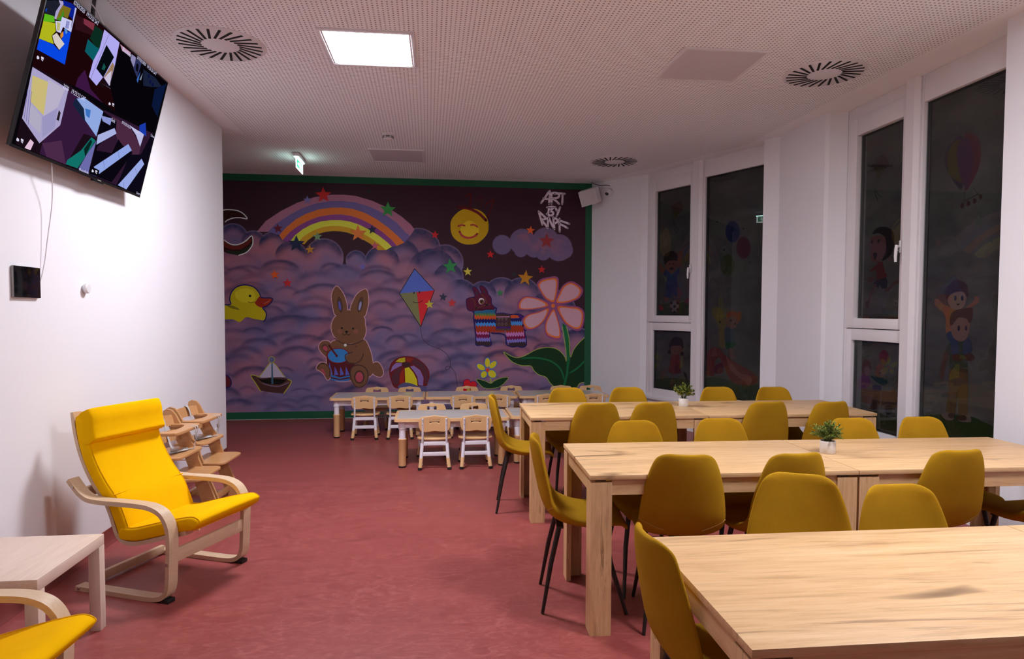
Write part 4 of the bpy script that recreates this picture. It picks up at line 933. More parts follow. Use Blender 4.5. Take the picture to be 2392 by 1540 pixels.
# ---- round air diffusers
def vent(x,y,rot,label,first=[None]):
    if first[0]: return dup(first[0],(x,y,HC),rot,label)
    t=thing('air_diffuser',label,'air vent',(x,y,HC),rot,'round swirl air vents in the ceiling'); first[0]=t
    MB().lathe([(.302,0),(.302,-.004),(.292,-.010),(.02,-.012)],56).build('plate',t,M['frame_white'])
    base=None
    for i in range(24):
        a=2*PI*i/24
        if base is None:
            base=MB().box(0,-.0085,-.0135,.158,.0085,-.0105).build('slot',t,M['dark_slot'],False); s=base  # uncut plate: dark strip painted like the shade of an opening
        else: s=base.copy(); COL.objects.link(s)
        s.location=(.125*math.cos(a),.125*math.sin(a),0); s.rotation_euler=(0,0,a+math.radians(28))
    return t
vent(-1.425,4.875,0,'round white swirl air vent in the ceiling between the television and the lit panel')
vent(3.042,4.828,.1,'round white swirl air vent in the ceiling by the near right window')
vent(2.286,7.98,.05,'round white swirl air vent in the ceiling by the far window, smallest in view')
# ---- smoke detector
t=thing('smoke_detector','small round white smoke detector on the ceiling in front of an unlit light panel','smoke detector',(-.411,7.09,HC))
MB().lathe([(.062,0),(.064,-.012),(.058,-.018)],24).build('base',t,M['white_plastic'])
MB().lathe([(.050,-.016),(.055,-.03),(.050,-.052),(.030,-.062)],24).build('sensor_head',t,M['white_plastic'])
for z in (-.030,-.043):
    k=MB()
    for q in range(6):
        a0=q*PI/3+.12; pts=[(.0555*math.cos(a0+j*.8/5),.0555*math.sin(a0+j*.8/5),z) for j in range(6)]; k.tube(pts,.003,6)
    k.build('smoke_slots',t,M['dark_slot'])
# ---- exit sign
t=thing('exit_sign','glowing green and white emergency exit sign hanging from the ceiling before the mural','exit sign',(-1.53,8.27,HC))
MB().box(-.035,-.215,-.042,.035,.215,0,.006).build('housing',t,M['white_plastic'])
MB().box(-.018,-.205,-.050,.018,.205,-.041).build('light_tube',t,M['sign_tube'],False)
pl=MB(); pl.box(-.004,-.20,-.172,.004,.20,-.050).build('sign_plate',t,M['sign_white'],False)
g=MB()
for sx in (1,-1):
    X=sx*.0046
    for (y0,z0,y1,z1) in [(-.175,-.155,-.02,-.065),(-.02,-.155,.06,-.140),(-.02,-.078,.06,-.065),(.06,-.155,.175,-.065)]: g.box(min(X,X*.9),y0,z0,max(X,X*.9),y1,z1)
g.build('green_field',t,M['sign_green'],False)
g=MB()
for sx in (1,-1):
    X=.0052*sx; T=Matrix(((0,0,1,X-.0003),(1,0,0,0),(0,1,0,0),(0,0,0,1)))
    for poly in ([(-.13,-.12),(-.08,-.12),(-.08,-.135),(-.05,-.11),(-.08,-.085),(-.08,-.10),(-.13,-.10)],[(.10,-.08),(.115,-.072),(.125,-.082),(.112,-.094)],[(.075,-.10),(.11,-.095),(.14,-.11),(.135,-.117),(.11,-.108),(.10,-.125),(.125,-.145),(.118,-.15),(.09,-.128),(.07,-.15),(.062,-.145),(.085,-.115),(.078,-.107)]): g.prism(poly,0,.0006,T)
g.build('running_figure_and_arrow',t,M['sign_white'],False)

# ================================================================ mural on the far wall
mural=thing('mural','painted dream sky mural with rainbow, rabbit and donkey covering the green framed far wall','mural',(0,YM,0))
def paint_sky():
    x0,x1,z0,z1=-3.2,2.274,.104,3.272; nx,nz=760,440
    X,Z=np.meshgrid(np.linspace(x0,x1,nx),np.linspace(z0,z1,nz)); rg=np.random.RandomState(5)
    hexl=lambda h:np.array([((int(h[i:i+2],16)/255+.055)/1.055)**2.4 for i in (0,2,4)])
    def vn(fx,fz,seed):
        r=np.random.RandomState(seed); gx,gz=int((x1-x0)*fx)+3,int((z1-z0)*fz)+3; g=r.rand(gz,gx)
        u=(X-x0)*fx; v=(Z-z0)*fz; i=u.astype(int); j=v.astype(int); a=u-i; b=v-j; a=a*a*(3-2*a); b=b*b*(3-2*b)
        return (g[j,i]*(1-a)+g[j,i+1]*a)*(1-b)+(g[j+1,i]*(1-a)+g[j+1,i+1]*a)*b
    n1=.6*vn(2.2,3,1)+.4*vn(6,8,2); n2=.6*vn(1.6,2.2,3)+.4*vn(5,6,4); n3=.5*vn(14,16,6)+.5*vn(30,34,7)
    sky=hexl('331a26'); im=np.empty(X.shape+(3,)); im[:]=sky
    im*= (.90+.2*n1)[...,None]
    deep,lav,pink,coral,grey=[hexl(h) for h in ('242a50','6e5f84','8e647a','a46066','585074')]
    def tone(seed):
        a=np.clip((n1-.35)*2.6,0,1)[...,None]; b=np.clip((n2-.48)*3.2,0,1)[...,None]
        return (lav*(1-a)+pink*a)*(1-b*.65)+coral*b*.65
    body=tone(0)
    def puff(cx,cz,rx,rz,mask=None,al=1.0,soft=.05,rim=1.0):
        i0=max(int((cx-rx*1.25-x0)/(x1-x0)*nx),0); i1=min(int((cx+rx*1.25-x0)/(x1-x0)*nx)+1,nx); j0=max(int((cz-rz*1.9-z0)/(z1-z0)*nz),0); j1=min(int((cz+rz*1.25-z0)/(z1-z0)*nz)+1,nz)
        if i1<=i0 or j1<=j0: return
        sl=(slice(j0,j1),slice(i0,i1)); dx=(X[sl]-cx)/rx; dz=(Z[sl]-cz)/rz
        d=np.sqrt(dx*dx+np.where(dz>0,dz,dz*.55)**2)
        a=np.clip((1-d)/soft,0,1); a=a*a*(3-2*a)
        fall=np.clip((dz+1.7)/1.5,0,1); a=a*fall*al
        if mask is not None: a=a*mask[sl]
        rimw=np.clip((d-.30)/.55,0,1)*np.clip((dz+.30)/.75,0,1); rimw=np.clip((rimw*rimw*(3-2*rimw))*rim*1.1*(.85+.5*(n3[sl]-.5)),0,1)
        col=body[sl]*(1-rimw[...,None])+deep*rimw[...,None]
        im[sl]=im[sl]*(1-a[...,None])+col*a[...,None]
    def union(cs,grow=0):
        m=np.zeros(X.shape)
        for c in cs: m=np.maximum(m,np.clip((c[2]+grow-np.hypot(X-c[0],Z-c[1]))/.010+.5,0,1))
        return m
    edge=[(c[0],c[1]) for c in CLOUD_EDGE if c[2]<.33]
    xs=np.array([-3.6,-2.9]+[c[0] for c in sorted(CLOUD_EDGE) ]+[2.4]); zs=np.array([2.5,2.5]+[c[1]-.06 for c in sorted(CLOUD_EDGE)]+[.95])
    below=np.clip((np.interp(X,xs,zs)-Z)/.02,0,1)
    MK=np.maximum(union(CLOUD_EDGE),below); fill=(grey*.45+body*.55)
    im=im*(1-MK[...,None])+fill*MK[...,None]
    for c in sorted(CLOUD_EDGE,key=lambda c:-c[1]): puff(c[0],c[1],c[2],c[2],MK,1,.05,.9)
    rows=[]
    z=2.25
    while z>0:
        x=-3.3+rg.rand()*.2
        while x<2.4:
            rows.append((x+rg.uniform(-.08,.08),z+rg.uniform(-.09,.09),rg.uniform(.14,.34))); x+=rg.uniform(.26,.52)
        z-=.155
    for (x,z,r) in rows:
        if np.interp(x,xs,zs)-z<.10: continue
        puff(x,z,r*rg.uniform(.9,1.35),r*rg.uniform(.50,.85),MK,rg.uniform(.62,.95),rg.choice([.28,.45,.62]),rg.uniform(.85,1.25))
    dk=np.clip((vn(1.3,2.4,11)*.6+vn(3.5,6,12)*.4-.52)*2.6,0,1)*.45*MK; im=im*(1-dk[...,None])+hexl('343459')*dk[...,None]
    MS=union(CLOUD_SMALL); sm=grey*.75+body*.25; cc=np.clip((n2-.40)*2.5,0,1)[...,None]
    core=np.clip(union(CLOUD_SMALL,-.07),0,1)[...,None]; sc=sm*(1-.55*cc*core)+hexl('a06068')*.55*cc*core
    im=im*(1-MS[...,None])+sc*MS[...,None]
    rim=(MK*(1-np.clip(np.maximum(union(CLOUD_EDGE,-.012),below),0,1)))[...,None]; im=im*(1-.25*rim)+hexl('8a7c9c')*.25*rim
    im*=(.95+.10*(n3-.5))[...,None]
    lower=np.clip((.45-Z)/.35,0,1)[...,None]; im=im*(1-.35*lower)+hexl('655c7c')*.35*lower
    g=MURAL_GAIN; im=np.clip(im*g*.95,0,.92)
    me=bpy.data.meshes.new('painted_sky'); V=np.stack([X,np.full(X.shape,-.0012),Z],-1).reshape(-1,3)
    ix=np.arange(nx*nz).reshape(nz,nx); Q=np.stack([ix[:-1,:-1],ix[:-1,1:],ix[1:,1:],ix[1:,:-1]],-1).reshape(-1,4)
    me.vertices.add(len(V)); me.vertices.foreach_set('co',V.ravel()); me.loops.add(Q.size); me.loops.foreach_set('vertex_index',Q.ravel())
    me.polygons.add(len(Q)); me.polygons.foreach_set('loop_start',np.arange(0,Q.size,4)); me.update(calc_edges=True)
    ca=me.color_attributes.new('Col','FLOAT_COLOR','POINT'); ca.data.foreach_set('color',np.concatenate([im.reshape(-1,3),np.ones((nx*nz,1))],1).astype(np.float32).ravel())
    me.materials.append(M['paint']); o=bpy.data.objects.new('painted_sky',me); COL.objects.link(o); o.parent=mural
MURAL_GAIN=1.75
paint_sky()
b=MB(); b.box(-3.3,-.0035,3.270,2.366,0,HC-.001); b.box(2.272,-.0035,.006,2.366,0,3.270); b.box(-3.3,-.0035,.006,2.272,0,.106); b.build('painted_border',mural,M['green_border'],False)
for n,l,sh in FIGS:
    o=flat(sh,lambda u,v,d:Vector((u,-.0014-d,v)),MURAL_GAIN,.00009,'paint',n,mural)
    if l: o['label']=l
def star(x,z,r,c,label,first={}):
    bm=MB(); pts=[]
    for i in range(10):
        q=PI/2+i*PI/5; rr=r if i%2==0 else r*.43; pts.append((rr*math.cos(q),rr*math.sin(q)))
    if c not in first: first[c]=mat('star_'+c,lin(c,MURAL_GAIN),.7)
    bm.prism(pts,0,.004,Matrix(((1,0,0,0),(0,0,-1,0),(0,1,0,0),(0,0,0,1))))
    o=bm.build('wall_star',None,first[c],False); o.location=(x,YM-.0105,z); o.rotation_euler=(0,random.uniform(-.12,.12),0)
    tag(o,label,'star','star cut-outs on the mural')
for s in STARS: star(*s)
# ================================================================ dining tables
TL,TD,TZ=1.307,.742,.76
def dining_table(x,y,a,label,first=[None]):
    if first[0]: return dup(first[0],(x,y,0),a,label,'oak dining tables')
    t=thing('dining_table',label,'table',(x,y,0),a,'oak dining tables'); first[0]=t     # origin at the near left corner
    MB().box(0,0,TZ-.022,TL,TD,TZ,.0015).build('tabletop',t,M['oak_x'])
    e=.004; zt=TZ-.034; lw=.10; th=.026
    for (sx,sy) in ((0,0),(1,0),(0,1),(1,1)):
        k=MB(); X0,X1=(e,e+lw) if not sx else (TL-e-lw,TL-e); Y0,Y1=(e,e+lw) if not sy else (TD-e-lw,TD-e)
        yo=(Y0,Y0+th) if not sy else (Y1-th,Y1); xo=(X0,X0+th) if not sx else (X1-th,X1)
        xs=(xo[0],X1) if not sx else (X0,xo[1])
        poly=[]
        # L-shaped leg of two boards
        if not sx and not sy: poly=[(X0,Y0),(X1,Y0),(X1,Y0+th),(X0+th,Y0+th),(X0+th,Y1),(X0,Y1)]
        if sx and not sy: poly=[(X0,Y0),(X1,Y0),(X1,Y1),(X1-th,Y1),(X1-th,Y0+th),(X0,Y0+th)]
        if not sx and sy: poly=[(X0,Y0),(X0+th,Y0),(X0+th,Y1-th),(X1,Y1-th),(X1,Y1),(X0,Y1)]
        if sx and sy: poly=[(X1-th,Y0),(X1,Y0),(X1,Y1),(X0,Y1),(X0,Y1-th),(X1-th,Y1-th)]
        k.prism(poly,0,zt).build('leg',t,M['oak_z'],False)
    az=zt-.062; s=.012
    MB().box(e+lw,s,az,TL-e-lw,s+.02,TZ-.023).build('apron',t,M['oak_x'],False)
    MB().box(e+lw,TD-s-.02,az,TL-e-lw,TD-s,TZ-.023).build('apron',t,M['oak_x'],False)
    MB().box(s,e+lw,az,s+.02,TD-e-lw,TZ-.023).build('apron',t,M['oak_y'],False)
    MB().box(TL-s-.02,e+lw,az,TL-s,TD-e-lw,TZ-.023).build('apron',t,M['oak_y'],False)
    for X in (e+th,TL-e-th-.05): MB().box(X,e+th,zt-.004,X+.05,TD-e-th,TZ-.0225).build('top_batten',t,M['black_steel'],False)
    return t
for (x,y,a,la,lb) in [(.722,1.372,-.025,'front oak dining table with the broad empty top, nearest the camera','front right oak dining table cut off by the right picture edge'),
    (.742,2.942,-.036,'left oak dining table of the middle row, carrying the small plant','right oak dining table of the middle row, pushed against the near window wall'),
    (.723,4.595,-.026,'left oak dining table of the farthest row, end leg facing the aisle','right oak dining table of the farthest row, ending at the near casement window')]:
    dining_table(x,y,a,la)
    if lb: dining_table(x+(TL+.003)*math.cos(a),y+(TL+.003)*math.sin(a),a,lb)

# ================================================================ mustard chairs (forward = +Y)
def chair_proto():
    t=thing('dining_chair','x','chair',(0,0,0),0,'mustard dining chairs')
    pr=[(-.262,.868),(-.2605,.862),(-.259,.852),(-.257,.838),(-.254,.82),(-.246,.78),(-.234,.72),(-.220,.66),(-.206,.60),(-.190,.555),(-.168,.513),(-.135,.482),(-.09,.464),(-.03,.455),(.045,.453),(.105,.457),(.150,.459),(.180,.456),(.198,.446),(.208,.430),(.210,.420)]
    wd=[.076,.104,.123,.137,.148,.165,.182,.195,.203,.207,.209,.210,.211,.213,.214,.212,.208,.200,.188,.172,.160]
    tk=[.012,.022,.028,.031,.033,.036,.038,.040,.043,.048,.054,.058,.058,.056,.054,.052,.050,.046,.038,.026,.016]
    NU=13; N=len(pr); us=[-1+2*i/(NU-1) for i in range(NU)]
    us=[math.copysign(1-(1-abs(u))**1.35,u) for u in us]
    top=[];bot=[]
    for j in range(N):
        p=Vector(pr[j]); a=Vector(pr[max(j-1,0)]);c=Vector(pr[min(j+1,N-1)]); tg=(c-a).normalized(); nrm=Vector((-tg.y,tg.x))   # towards the sitter
        if nrm.y<0 and abs(tg.x)>abs(tg.y): nrm=-nrm
        if abs(tg.y)>=abs(tg.x) and nrm.x<0 and j<12: nrm=-nrm
        if j>=18 and nrm.y<-.2: nrm=-nrm
        cup=.040 if j<9 else (.030 if j<13 else .012)
        cup*=min(1,(j+1)/4)
        for k,u in enumerate(us):
            th=tk[j]*max(0,1-abs(u)**5)**.5
            off=nrm*(cup*abs(u)**2.4)
            q=p+off; top.append((u*wd[j],q.x+nrm.x*th*.5,q.y+nrm.y*th*.5)); bot.append((u*wd[j],q.x-nrm.x*th*.5,q.y-nrm.y*th*.5))
    vs=top+bot; o=len(top); fs=[]
    for j in range(N-1):
        for k in range(NU-1):
            i=j*NU+k; fs.append((i,i+1,i+NU+1,i+NU)); fs.append((o+i,o+i+NU,o+i+NU+1,o+i+1))
    for j in (0,N-1):
        for k in range(NU-1):
            i=j*NU+k; fs.append((i,o+i,o+i+1,i+1))
    k=MB().add(vs,fs); sh=k.build('shell',t,M['mustard'],True,80)
    bm=bmesh.new(); bm.from_mesh(sh.data); bmesh.ops.remove_doubles(bm,verts=bm.verts[:],dist=.0006); bmesh.ops.recalc_face_normals(bm,faces=bm.faces[:]); bm.to_mesh(sh.data); bm.free()
    sh.data.shade_smooth(); sd=sh.modifiers.new('round','SUBSURF'); sd.levels=1; sd.render_levels=1
    for sg in (-1,1):
        pts=[]
        for q in range(9):
            f=q/8; u=sg*(.97-.55*f); z=.545-.050*f**.8
            # on the outside of the back
            y=-.186+ (.555-z)*.42; w=.208; cup=.038*abs(u)**2.4; th=.048*max(0,1-abs(u)**5)**.5
            pts.append((u*w,y+cup-th*.5-.0045,z))
        MB().tube(pts,.0016,6).build('seam',sh,M['seam'])
    for (sx,sy) in ((-1,-1),(1,-1),(-1,1),(1,1)):
        MB().tube([(sx*.125,sy*.115-.005,.432),(sx*.150,sy*.15-.012,.25),(sx*.178,-.205 if sy<0 else .215,.002)],[.0135,.0125,.0085],10).build('leg',t,M['black_steel'])
    f=MB(); f.box(-.15,-.135,.424,.15,-.100,.436,.002); f.box(-.15,.085,.424,.15,.12,.436,.002); f.box(-.045,-.12,.424,.045,.11,.432,.002)
    f.build('under_seat_frame',t,M['black_steel'])
    return t
CH=None
def chair(tx,ty,deg,label):
    """placed by the middle of its back's top edge, turned by deg (0 = facing the far wall)"""
    global CH
    r=math.radians(deg); y0=-.262; x=tx-(-math.sin(r)*y0); y=ty-(math.cos(r)*y0)
    if CH is None:
        CH=chair_proto(); CH.location=(x,y,0); CH.rotation_euler=(0,0,r); CH['label']=label; return CH
    return dup(CH,(x,y,0),r,label)
for c in [(.535,3.385,-98,'mustard dining chair at the aisle end of the middle table row'),
 (.47,5.03,-97,'mustard dining chair at the aisle end of the farthest table row'),
 (.63,1.86,-88,'mustard dining chair at the aisle end of the front table, cropped below'),
 (1.165,2.84,-11,'leftmost of the mustard chairs seen from behind at the middle row of tables'),
 (1.70,2.81,4,'mustard chair seen from behind, half hidden by a chair of the front table'),
 (2.51,2.79,2,'rightmost of the mustard chairs seen from behind at the middle row of tables'),
 (3.17,2.79,0,'mustard chair at the right picture edge, only its seat showing under the middle row'),
 (1.485,2.47,153,'mustard chair facing the camera behind the front table, twisted, left of the pair'),
 (1.75,2.275,179,'mustard chair facing the camera behind the front table, right of the pair'),
 (1.21,3.79,179,'leftmost mustard chair facing the camera behind the middle row of tables'),
 (1.75,3.81,180,'mustard chair facing the camera behind the middle row, second from the aisle'),
 (2.56,3.735,180,'mustard chair facing the camera directly behind the bushy plant'),
 (3.02,3.73,180,'mustard chair facing the camera behind the middle row, before the near window'),
 (1.19,4.51,-2,'leftmost mustard chair seen from behind at the farthest row of tables'),
 (1.61,4.50,0,'mustard chair seen from behind at the farthest row, second from the aisle'),
 (2.45,4.455,1,'mustard chair seen from behind at the farthest row, third from the aisle'),
 (2.92,4.41,6,'mustard chair seen from behind at the farthest row, by the near casement window'),
 (1.16,5.46,180,'mustard chair facing the camera behind the farthest row, before the children\'s tables'),
 (1.68,5.445,180,'mustard chair facing the camera behind the farthest row, left of the glossy plant'),
 (2.46,5.395,180,'mustard chair facing the camera behind the farthest row, right of the glossy plant'),
 (2.94,5.35,180,'mustard chair facing the camera behind the farthest row, between the two windows')]: chair(*c)

# ================================================================ potted plants on the tables
def pot(name,label,x,y,r,h):
    t=thing(name,label,'plant',(x,y,TZ),0,'potted plants on the dining tables')
    MB().lathe([(r*.93,0),(r,.004),(r,h-.003),(r-.002,h),(r-.006,h-.002),(r-.006,h-.012),(.004,h-.012)],28).build('pot',t,M['pot'])
    MB().lathe([(r-.0065,h-.016),(r-.0065,h-.011),(.004,h-.010)],20).build('soil',t,M['soil'])
    return t
def leafquad(k,p,d,L,W,rg):
    d=d.normalized(); s=d.cross(Vector((0,0,1)))
    if s.length<.1: s=Vector((1,0,0))
    s=(Matrix.Rotation(rg.uniform(-.9,.9),3,d)@s.normalized()); n=d.cross(s)
    a=p+d*L*.45+s*W*.5+n*L*.05; b=p+d*L*.45-s*W*.5+n*L*.05; m=p+d*L*.5-n*L*.06; e=p+d*L
    k.add([p,a,e,b,m],[(0,4,1),(0,3,4),(4,2,1),(4,3,2)])
def plant_a():
    rg=random.Random(3); t=pot('potted_plant','small glossy leaved plant in a white pot on the farthest dining table',2.022,5.02,.037,.066); st=MB();lf=MB()
    for i in range(30):
        a=rg.uniform(0,2*PI); el=rg.uniform(.05,1.45); R=rg.uniform(.07,.105); d=Vector((math.cos(a)*math.cos(el),math.sin(a)*math.cos(el),math.sin(el)*.95)); b=Vector((math.cos(a)*.01,math.sin(a)*.01,.055)); c=Vector((0,0,.085)); e=c+d*R
        pts=[b,b.lerp(c+d*R*.4,.6)+Vector((0,0,.01)),e]; st.tube(pts,[.0018,.0015,.001],5)
        for j in range(15):
            f=.3+.7*j/14; p=c.lerp(e,f); q=(d*.6+Vector((rg.uniform(-1,1),rg.uniform(-1,1),rg.uniform(-.3,1)))).normalized(); leafquad(lf,p,q,rg.uniform(.018,.027),rg.uniform(.012,.018),rg)
    st.build('stems',t,M['stem'])['kind']='stuff'; lf.build('leaves',t,M['leaf'],False)['kind']='stuff'
def plant_b():
    rg=random.Random(9); t=pot('potted_plant','small bushy fine leaved plant in a white pot on the middle dining table',2.132,3.275,.040,.068); st=MB();lf=MB()
    for i in range(64):
        a=rg.uniform(0,2*PI); el=rg.uniform(-.1,1.5); R=rg.uniform(.055,.098); d=Vector((math.cos(a)*math.cos(el),math.sin(a)*math.cos(el),math.sin(el)*.85)); b=Vector((math.cos(a)*.015,math.sin(a)*.015,.057)); c=Vector((0,0,.092)); e=c+d*R
        st.tube([b,b.lerp(c+d*R*.35,.6),e],[.0018,.0014,.0008],5)
        for j in range(34):
            f=.25+.78*j/33; p=c.lerp(e,f); q=(d*.55+Vector((rg.uniform(-1,1),rg.uniform(-1,1),rg.uniform(-.5,.9)))).normalized(); leafquad(lf,p,q,rg.uniform(.009,.016),rg.uniform(.004,.0065),rg)
    st.build('stems',t,M['stem'])['kind']='stuff'; lf.build('leaves',t,M['sprig'],False)['kind']='stuff'
plant_a(); plant_b()

# ================================================================ children's tables and chairs
KZ=.480
def rrect(x0,y0,x1,y1,r,n=5):
    out=[]
    for (cx,cy,a) in ((x1-r,y0+r,-90),(x1-r,y1-r,0),(x0+r,y1-r,90),(x0+r,y0+r,180)):
        for i in range(n+1): q=math.radians(a+90*i/n); out.append((cx+r*math.cos(q),cy+r*math.sin(q)))
    return out
def kids_table(x,y,a,label,first=[None]):
    if first[0]: return dup(first[0],(x,y,0),a,label,'low children\'s tables')
    L,D=1.115,.575
    t=thing('children_table',label,'table',(x,y,0),a,'low children\'s tables'); first[0]=t
    MB().prism(rrect(0,0,L,D,.035),KZ-.028,KZ).build('edge_band',t,M['kid_edge'],True,60)
    MB().prism(rrect(.028,.028,L-.028,D-.028,.02),KZ-.01,KZ+.0008).build('top_inlay',t,M['kidtop'],False)
    MB().box(.07,.055,KZ-.095,L-.07,.085,KZ-.028,.004).build('apron',t,M['white_metal']); MB().box(.07,D-.085,KZ-.095,L-.07,D-.055,KZ-.028,.004).build('apron',t,M['white_metal'])
    MB().box(.055,.085,KZ-.095,.085,D-.085,KZ-.028,.004).build('apron',t,M['white_metal']); MB().box(L-.085,.085,KZ-.095,L-.055,D-.085,KZ-.028,.004).build('apron',t,M['white_metal'])
    for X in (.075,L-.075):
        for Y in (.075,D-.075):
            l=MB().lathe([(.036,.27),(.031,.275),(.031,KZ-.11),(.037,KZ-.105),(.037,KZ-.029)],20,(X,Y,0)).build('leg',t,M['white_metal'])
            MB().lathe([(.034,.012),(.036,.02),(.037,.262),(.040,.266),(.040,.278),(.036,.281)],20,(X,Y,0)).build('lower_sleeve',l,M['kid']); MB().lathe([(.034,0),(.036,.003),(.036,.016)],18,(X,Y,0)).build('foot_cap',l,M['black'])
    return t
for k in [(-.325,6.33,-.012,'low children\'s table with grey top nearest the dining tables, four small chairs around it'),(.805,6.39,-.012,'low children\'s table mostly hidden behind the farthest oak dining table'),
 (-1.155,7.91,-.012,'low children\'s table at the left end of the back row by the mural'),(-.033,7.90,-.012,'low children\'s table in the middle of the back row by the mural'),(1.10,7.885,-.03,'low children\'s table at the right end of the back row by the mural')]: kids_table(*k)
def poly_mesh(name,parent,outer,holes,depth,bev,m,T):
    cu=bpy.data.curves.new('t','CURVE'); cu.dimensions='2D'; cu.fill_mode='BOTH'; cu.extrude=depth/2; cu.bevel_depth=bev; cu.bevel_resolution=2
    for pts in [outer]+holes:
        s=cu.splines.new('POLY'); s.points.add(len(pts)-1); s.use_cyclic_u=True
        for q,p in zip(s.points,pts): q.co=(p[0],p[1],0,1)
    to=bpy.data.objects.new('t',cu); COL.objects.link(to); dg=bpy.context.evaluated_depsgraph_get(); me=bpy.data.meshes.new_from_object(to.evaluated_get(dg))
    bpy.data.objects.remove(to); bpy.data.curves.remove(cu); me.transform(T); me.name=name; me.materials.clear(); me.materials.append(m); me.shade_smooth(); me.set_sharp_from_angle(angle=math.radians(50))
    o=bpy.data.objects.new(name,me); COL.objects.link(o)
    if parent: o.parent=parent
    return o
def kid_proto():
    t=thing('children_chair','x','chair',(0,0,0),0,'small children\'s chairs')
    h=[(-.147,.015),(-.128,.062),(-.09,.070),(-.045,.074),(0,.082),(.045,.074),(.09,.070),(.128,.062),(.147,.015),(.140,-.035),(.118,-.066),(.06,-.070),(0,-.062),(-.06,-.070),(-.118,-.066),(-.140,-.035)]
    bow=[(-.054,.040),(-.043,.056),(-.022,.050),(0,.046),(.022,.050),(.043,.056),(.054,.040),(.052,.016),(.042,.004),(.020,.014),(0,.012),(-.020,.014),(-.042,.004),(-.052,.016)]
    T=Matrix.Translation((0,-.155,.435))@Matrix.Rotation(PI/2+.10,4,'X')
    poly_mesh('backrest',t,[(p.x,p.y) for p in cat(h,4,True)],[[(p.x,p.y) for p in cat(bow,3,True)]],.012,.004,M['kid'],T)
    s=[(-.155,-.115),(-.10,-.132),(0,-.128),(.10,-.132),(.155,-.115),(.160,.06),(.140,.135),(0,.150),(-.140,.135),(-.160,.06)]
    so=poly_mesh('seat',t,[(p.x,p.y) for p in cat(s,4,True)],[],.010,.004,M['kid'],Matrix.Translation((0,0,.272)))
    for v in so.data.vertices:
        v.co.z+= .014*(abs(v.co.x)/.16)**2 - .012*max(0,(v.co.y-.06)/.09) + (.012*max(0,(-v.co.y-.08)/.05))
    for sx in (-1,1):
        l=MB(); l.tube([(sx*.112,-.172,.492),(sx*.112,-.160,.40),(sx*.114,-.142,.275),(sx*.116,-.128,.235)],.0105,10); l.tube([(sx*.118,-.126,.25),(sx*.128,-.155,.105)],.0165,12)
        l=l.build('rear_leg',t,M['white_metal']); 
        for z,y in ((.475,-.181),(.432,-.176)): MB().tube([(sx*.112,y,z),(sx*.112,y-.005,z)],.004,8).build('screw',l,M['buckle'])
        MB().tube([(sx*.1265,-.150,.115),(sx*.138,-.178,.018)],.0185,14).build('lower_sleeve',l,M['kid']); MB().tube([(sx*.1385,-.1785,.024),(sx*.141,-.181,.001)],[.0205,.0195],14).build('foot_cap',l,M['black'])
        for z,y in ((.082,-.158),(.054,-.166)): MB().tube([(sx*.112,y,z),(sx*.122,y,z)],.005,8).build('knob',l,M['white_plastic'])
        f=MB(); f.tube([(sx*.112,.06,.258),(sx*.120,.085,.20),(sx*.128,.110,.105)],.0165,12); f=f.build('front_leg',t,M['white_metal'])
        MB().tube([(sx*.1265,.105,.115),(sx*.138,.130,.018)],.0185,14).build('lower_sleeve',f,M['kid']); MB().tube([(sx*.1385,.1305,.024),(sx*.141,.133,.001)],[.0205,.0195],14).build('foot_cap',f,M['black'])
        MB().box(sx*.118-.008,-.14,.236,sx*.118+.008,.08,.256,.003).build('side_rail',t,M['white_metal'])
    MB().box(-.118,-.150,.128,.118,-.136,.165,.003).build('crossbar',t,M['white_metal']); MB().box(-.112,-.135,.225,.112,-.119,.262,.003).build('crossbar',t,M['white_metal']); MB().box(-.112,.06,.22,.112,.074,.256,.003).build('crossbar',t,M['white_metal'])
    return t
KC=None
def kchair(x,y,deg,label):
    global KC
    r=math.radians(deg)
    if KC is None: KC=kid_proto(); KC.location=(x,y,0); KC.rotation_euler=(0,0,r); KC['label']=label; return
    dup(KC,(x,y,0),r,label)
for k in [(.06,6.44,0,'small beige children\'s chair seen from behind at the nearest low table, left of two'),(.455,6.44,0,'small beige children\'s chair seen from behind at the nearest low table, right of two'),
 (.04,6.96,180,'small beige children\'s chair facing the camera behind the nearest low table, left of two'),(.49,6.95,180,'small beige children\'s chair facing the camera behind the nearest low table, right of two'),
 (-.74,7.985,0,'small beige children\'s chair seen from behind at the back row, first from the left'),(-.33,7.98,0,'small beige children\'s chair seen from behind at the back row, second from the left'),
 (.41,7.975,0,'small beige children\'s chair seen from behind at the back row, third from the left'),(.83,7.965,0,'small beige children\'s chair seen from behind at the back row, fourth from the left'),
 (1.42,7.95,0,'small beige children\'s chair seen from behind at the back row, partly behind a mustard chair'),(1.99,7.93,0,'small beige children\'s chair seen from behind at the back row, right of the mustard chair'),
 (-.66,8.55,180,'small beige children\'s chair facing the camera against the mural below the rabbit'),(-.24,8.55,180,'small beige children\'s chair facing the camera against the mural below the beach ball'),
 (.51,8.54,180,'small beige children\'s chair facing the camera against the mural left of the red flower'),(1.10,8.54,180,'small beige children\'s chair facing the camera against the mural below the yellow flower'),
 (1.77,8.50,180,'small beige children\'s chair facing the camera against the mural below the big flower\'s left leaf'),(2.15,8.48,174,'small beige children\'s chair facing the camera at the mural\'s right end')]: kchair(*k)

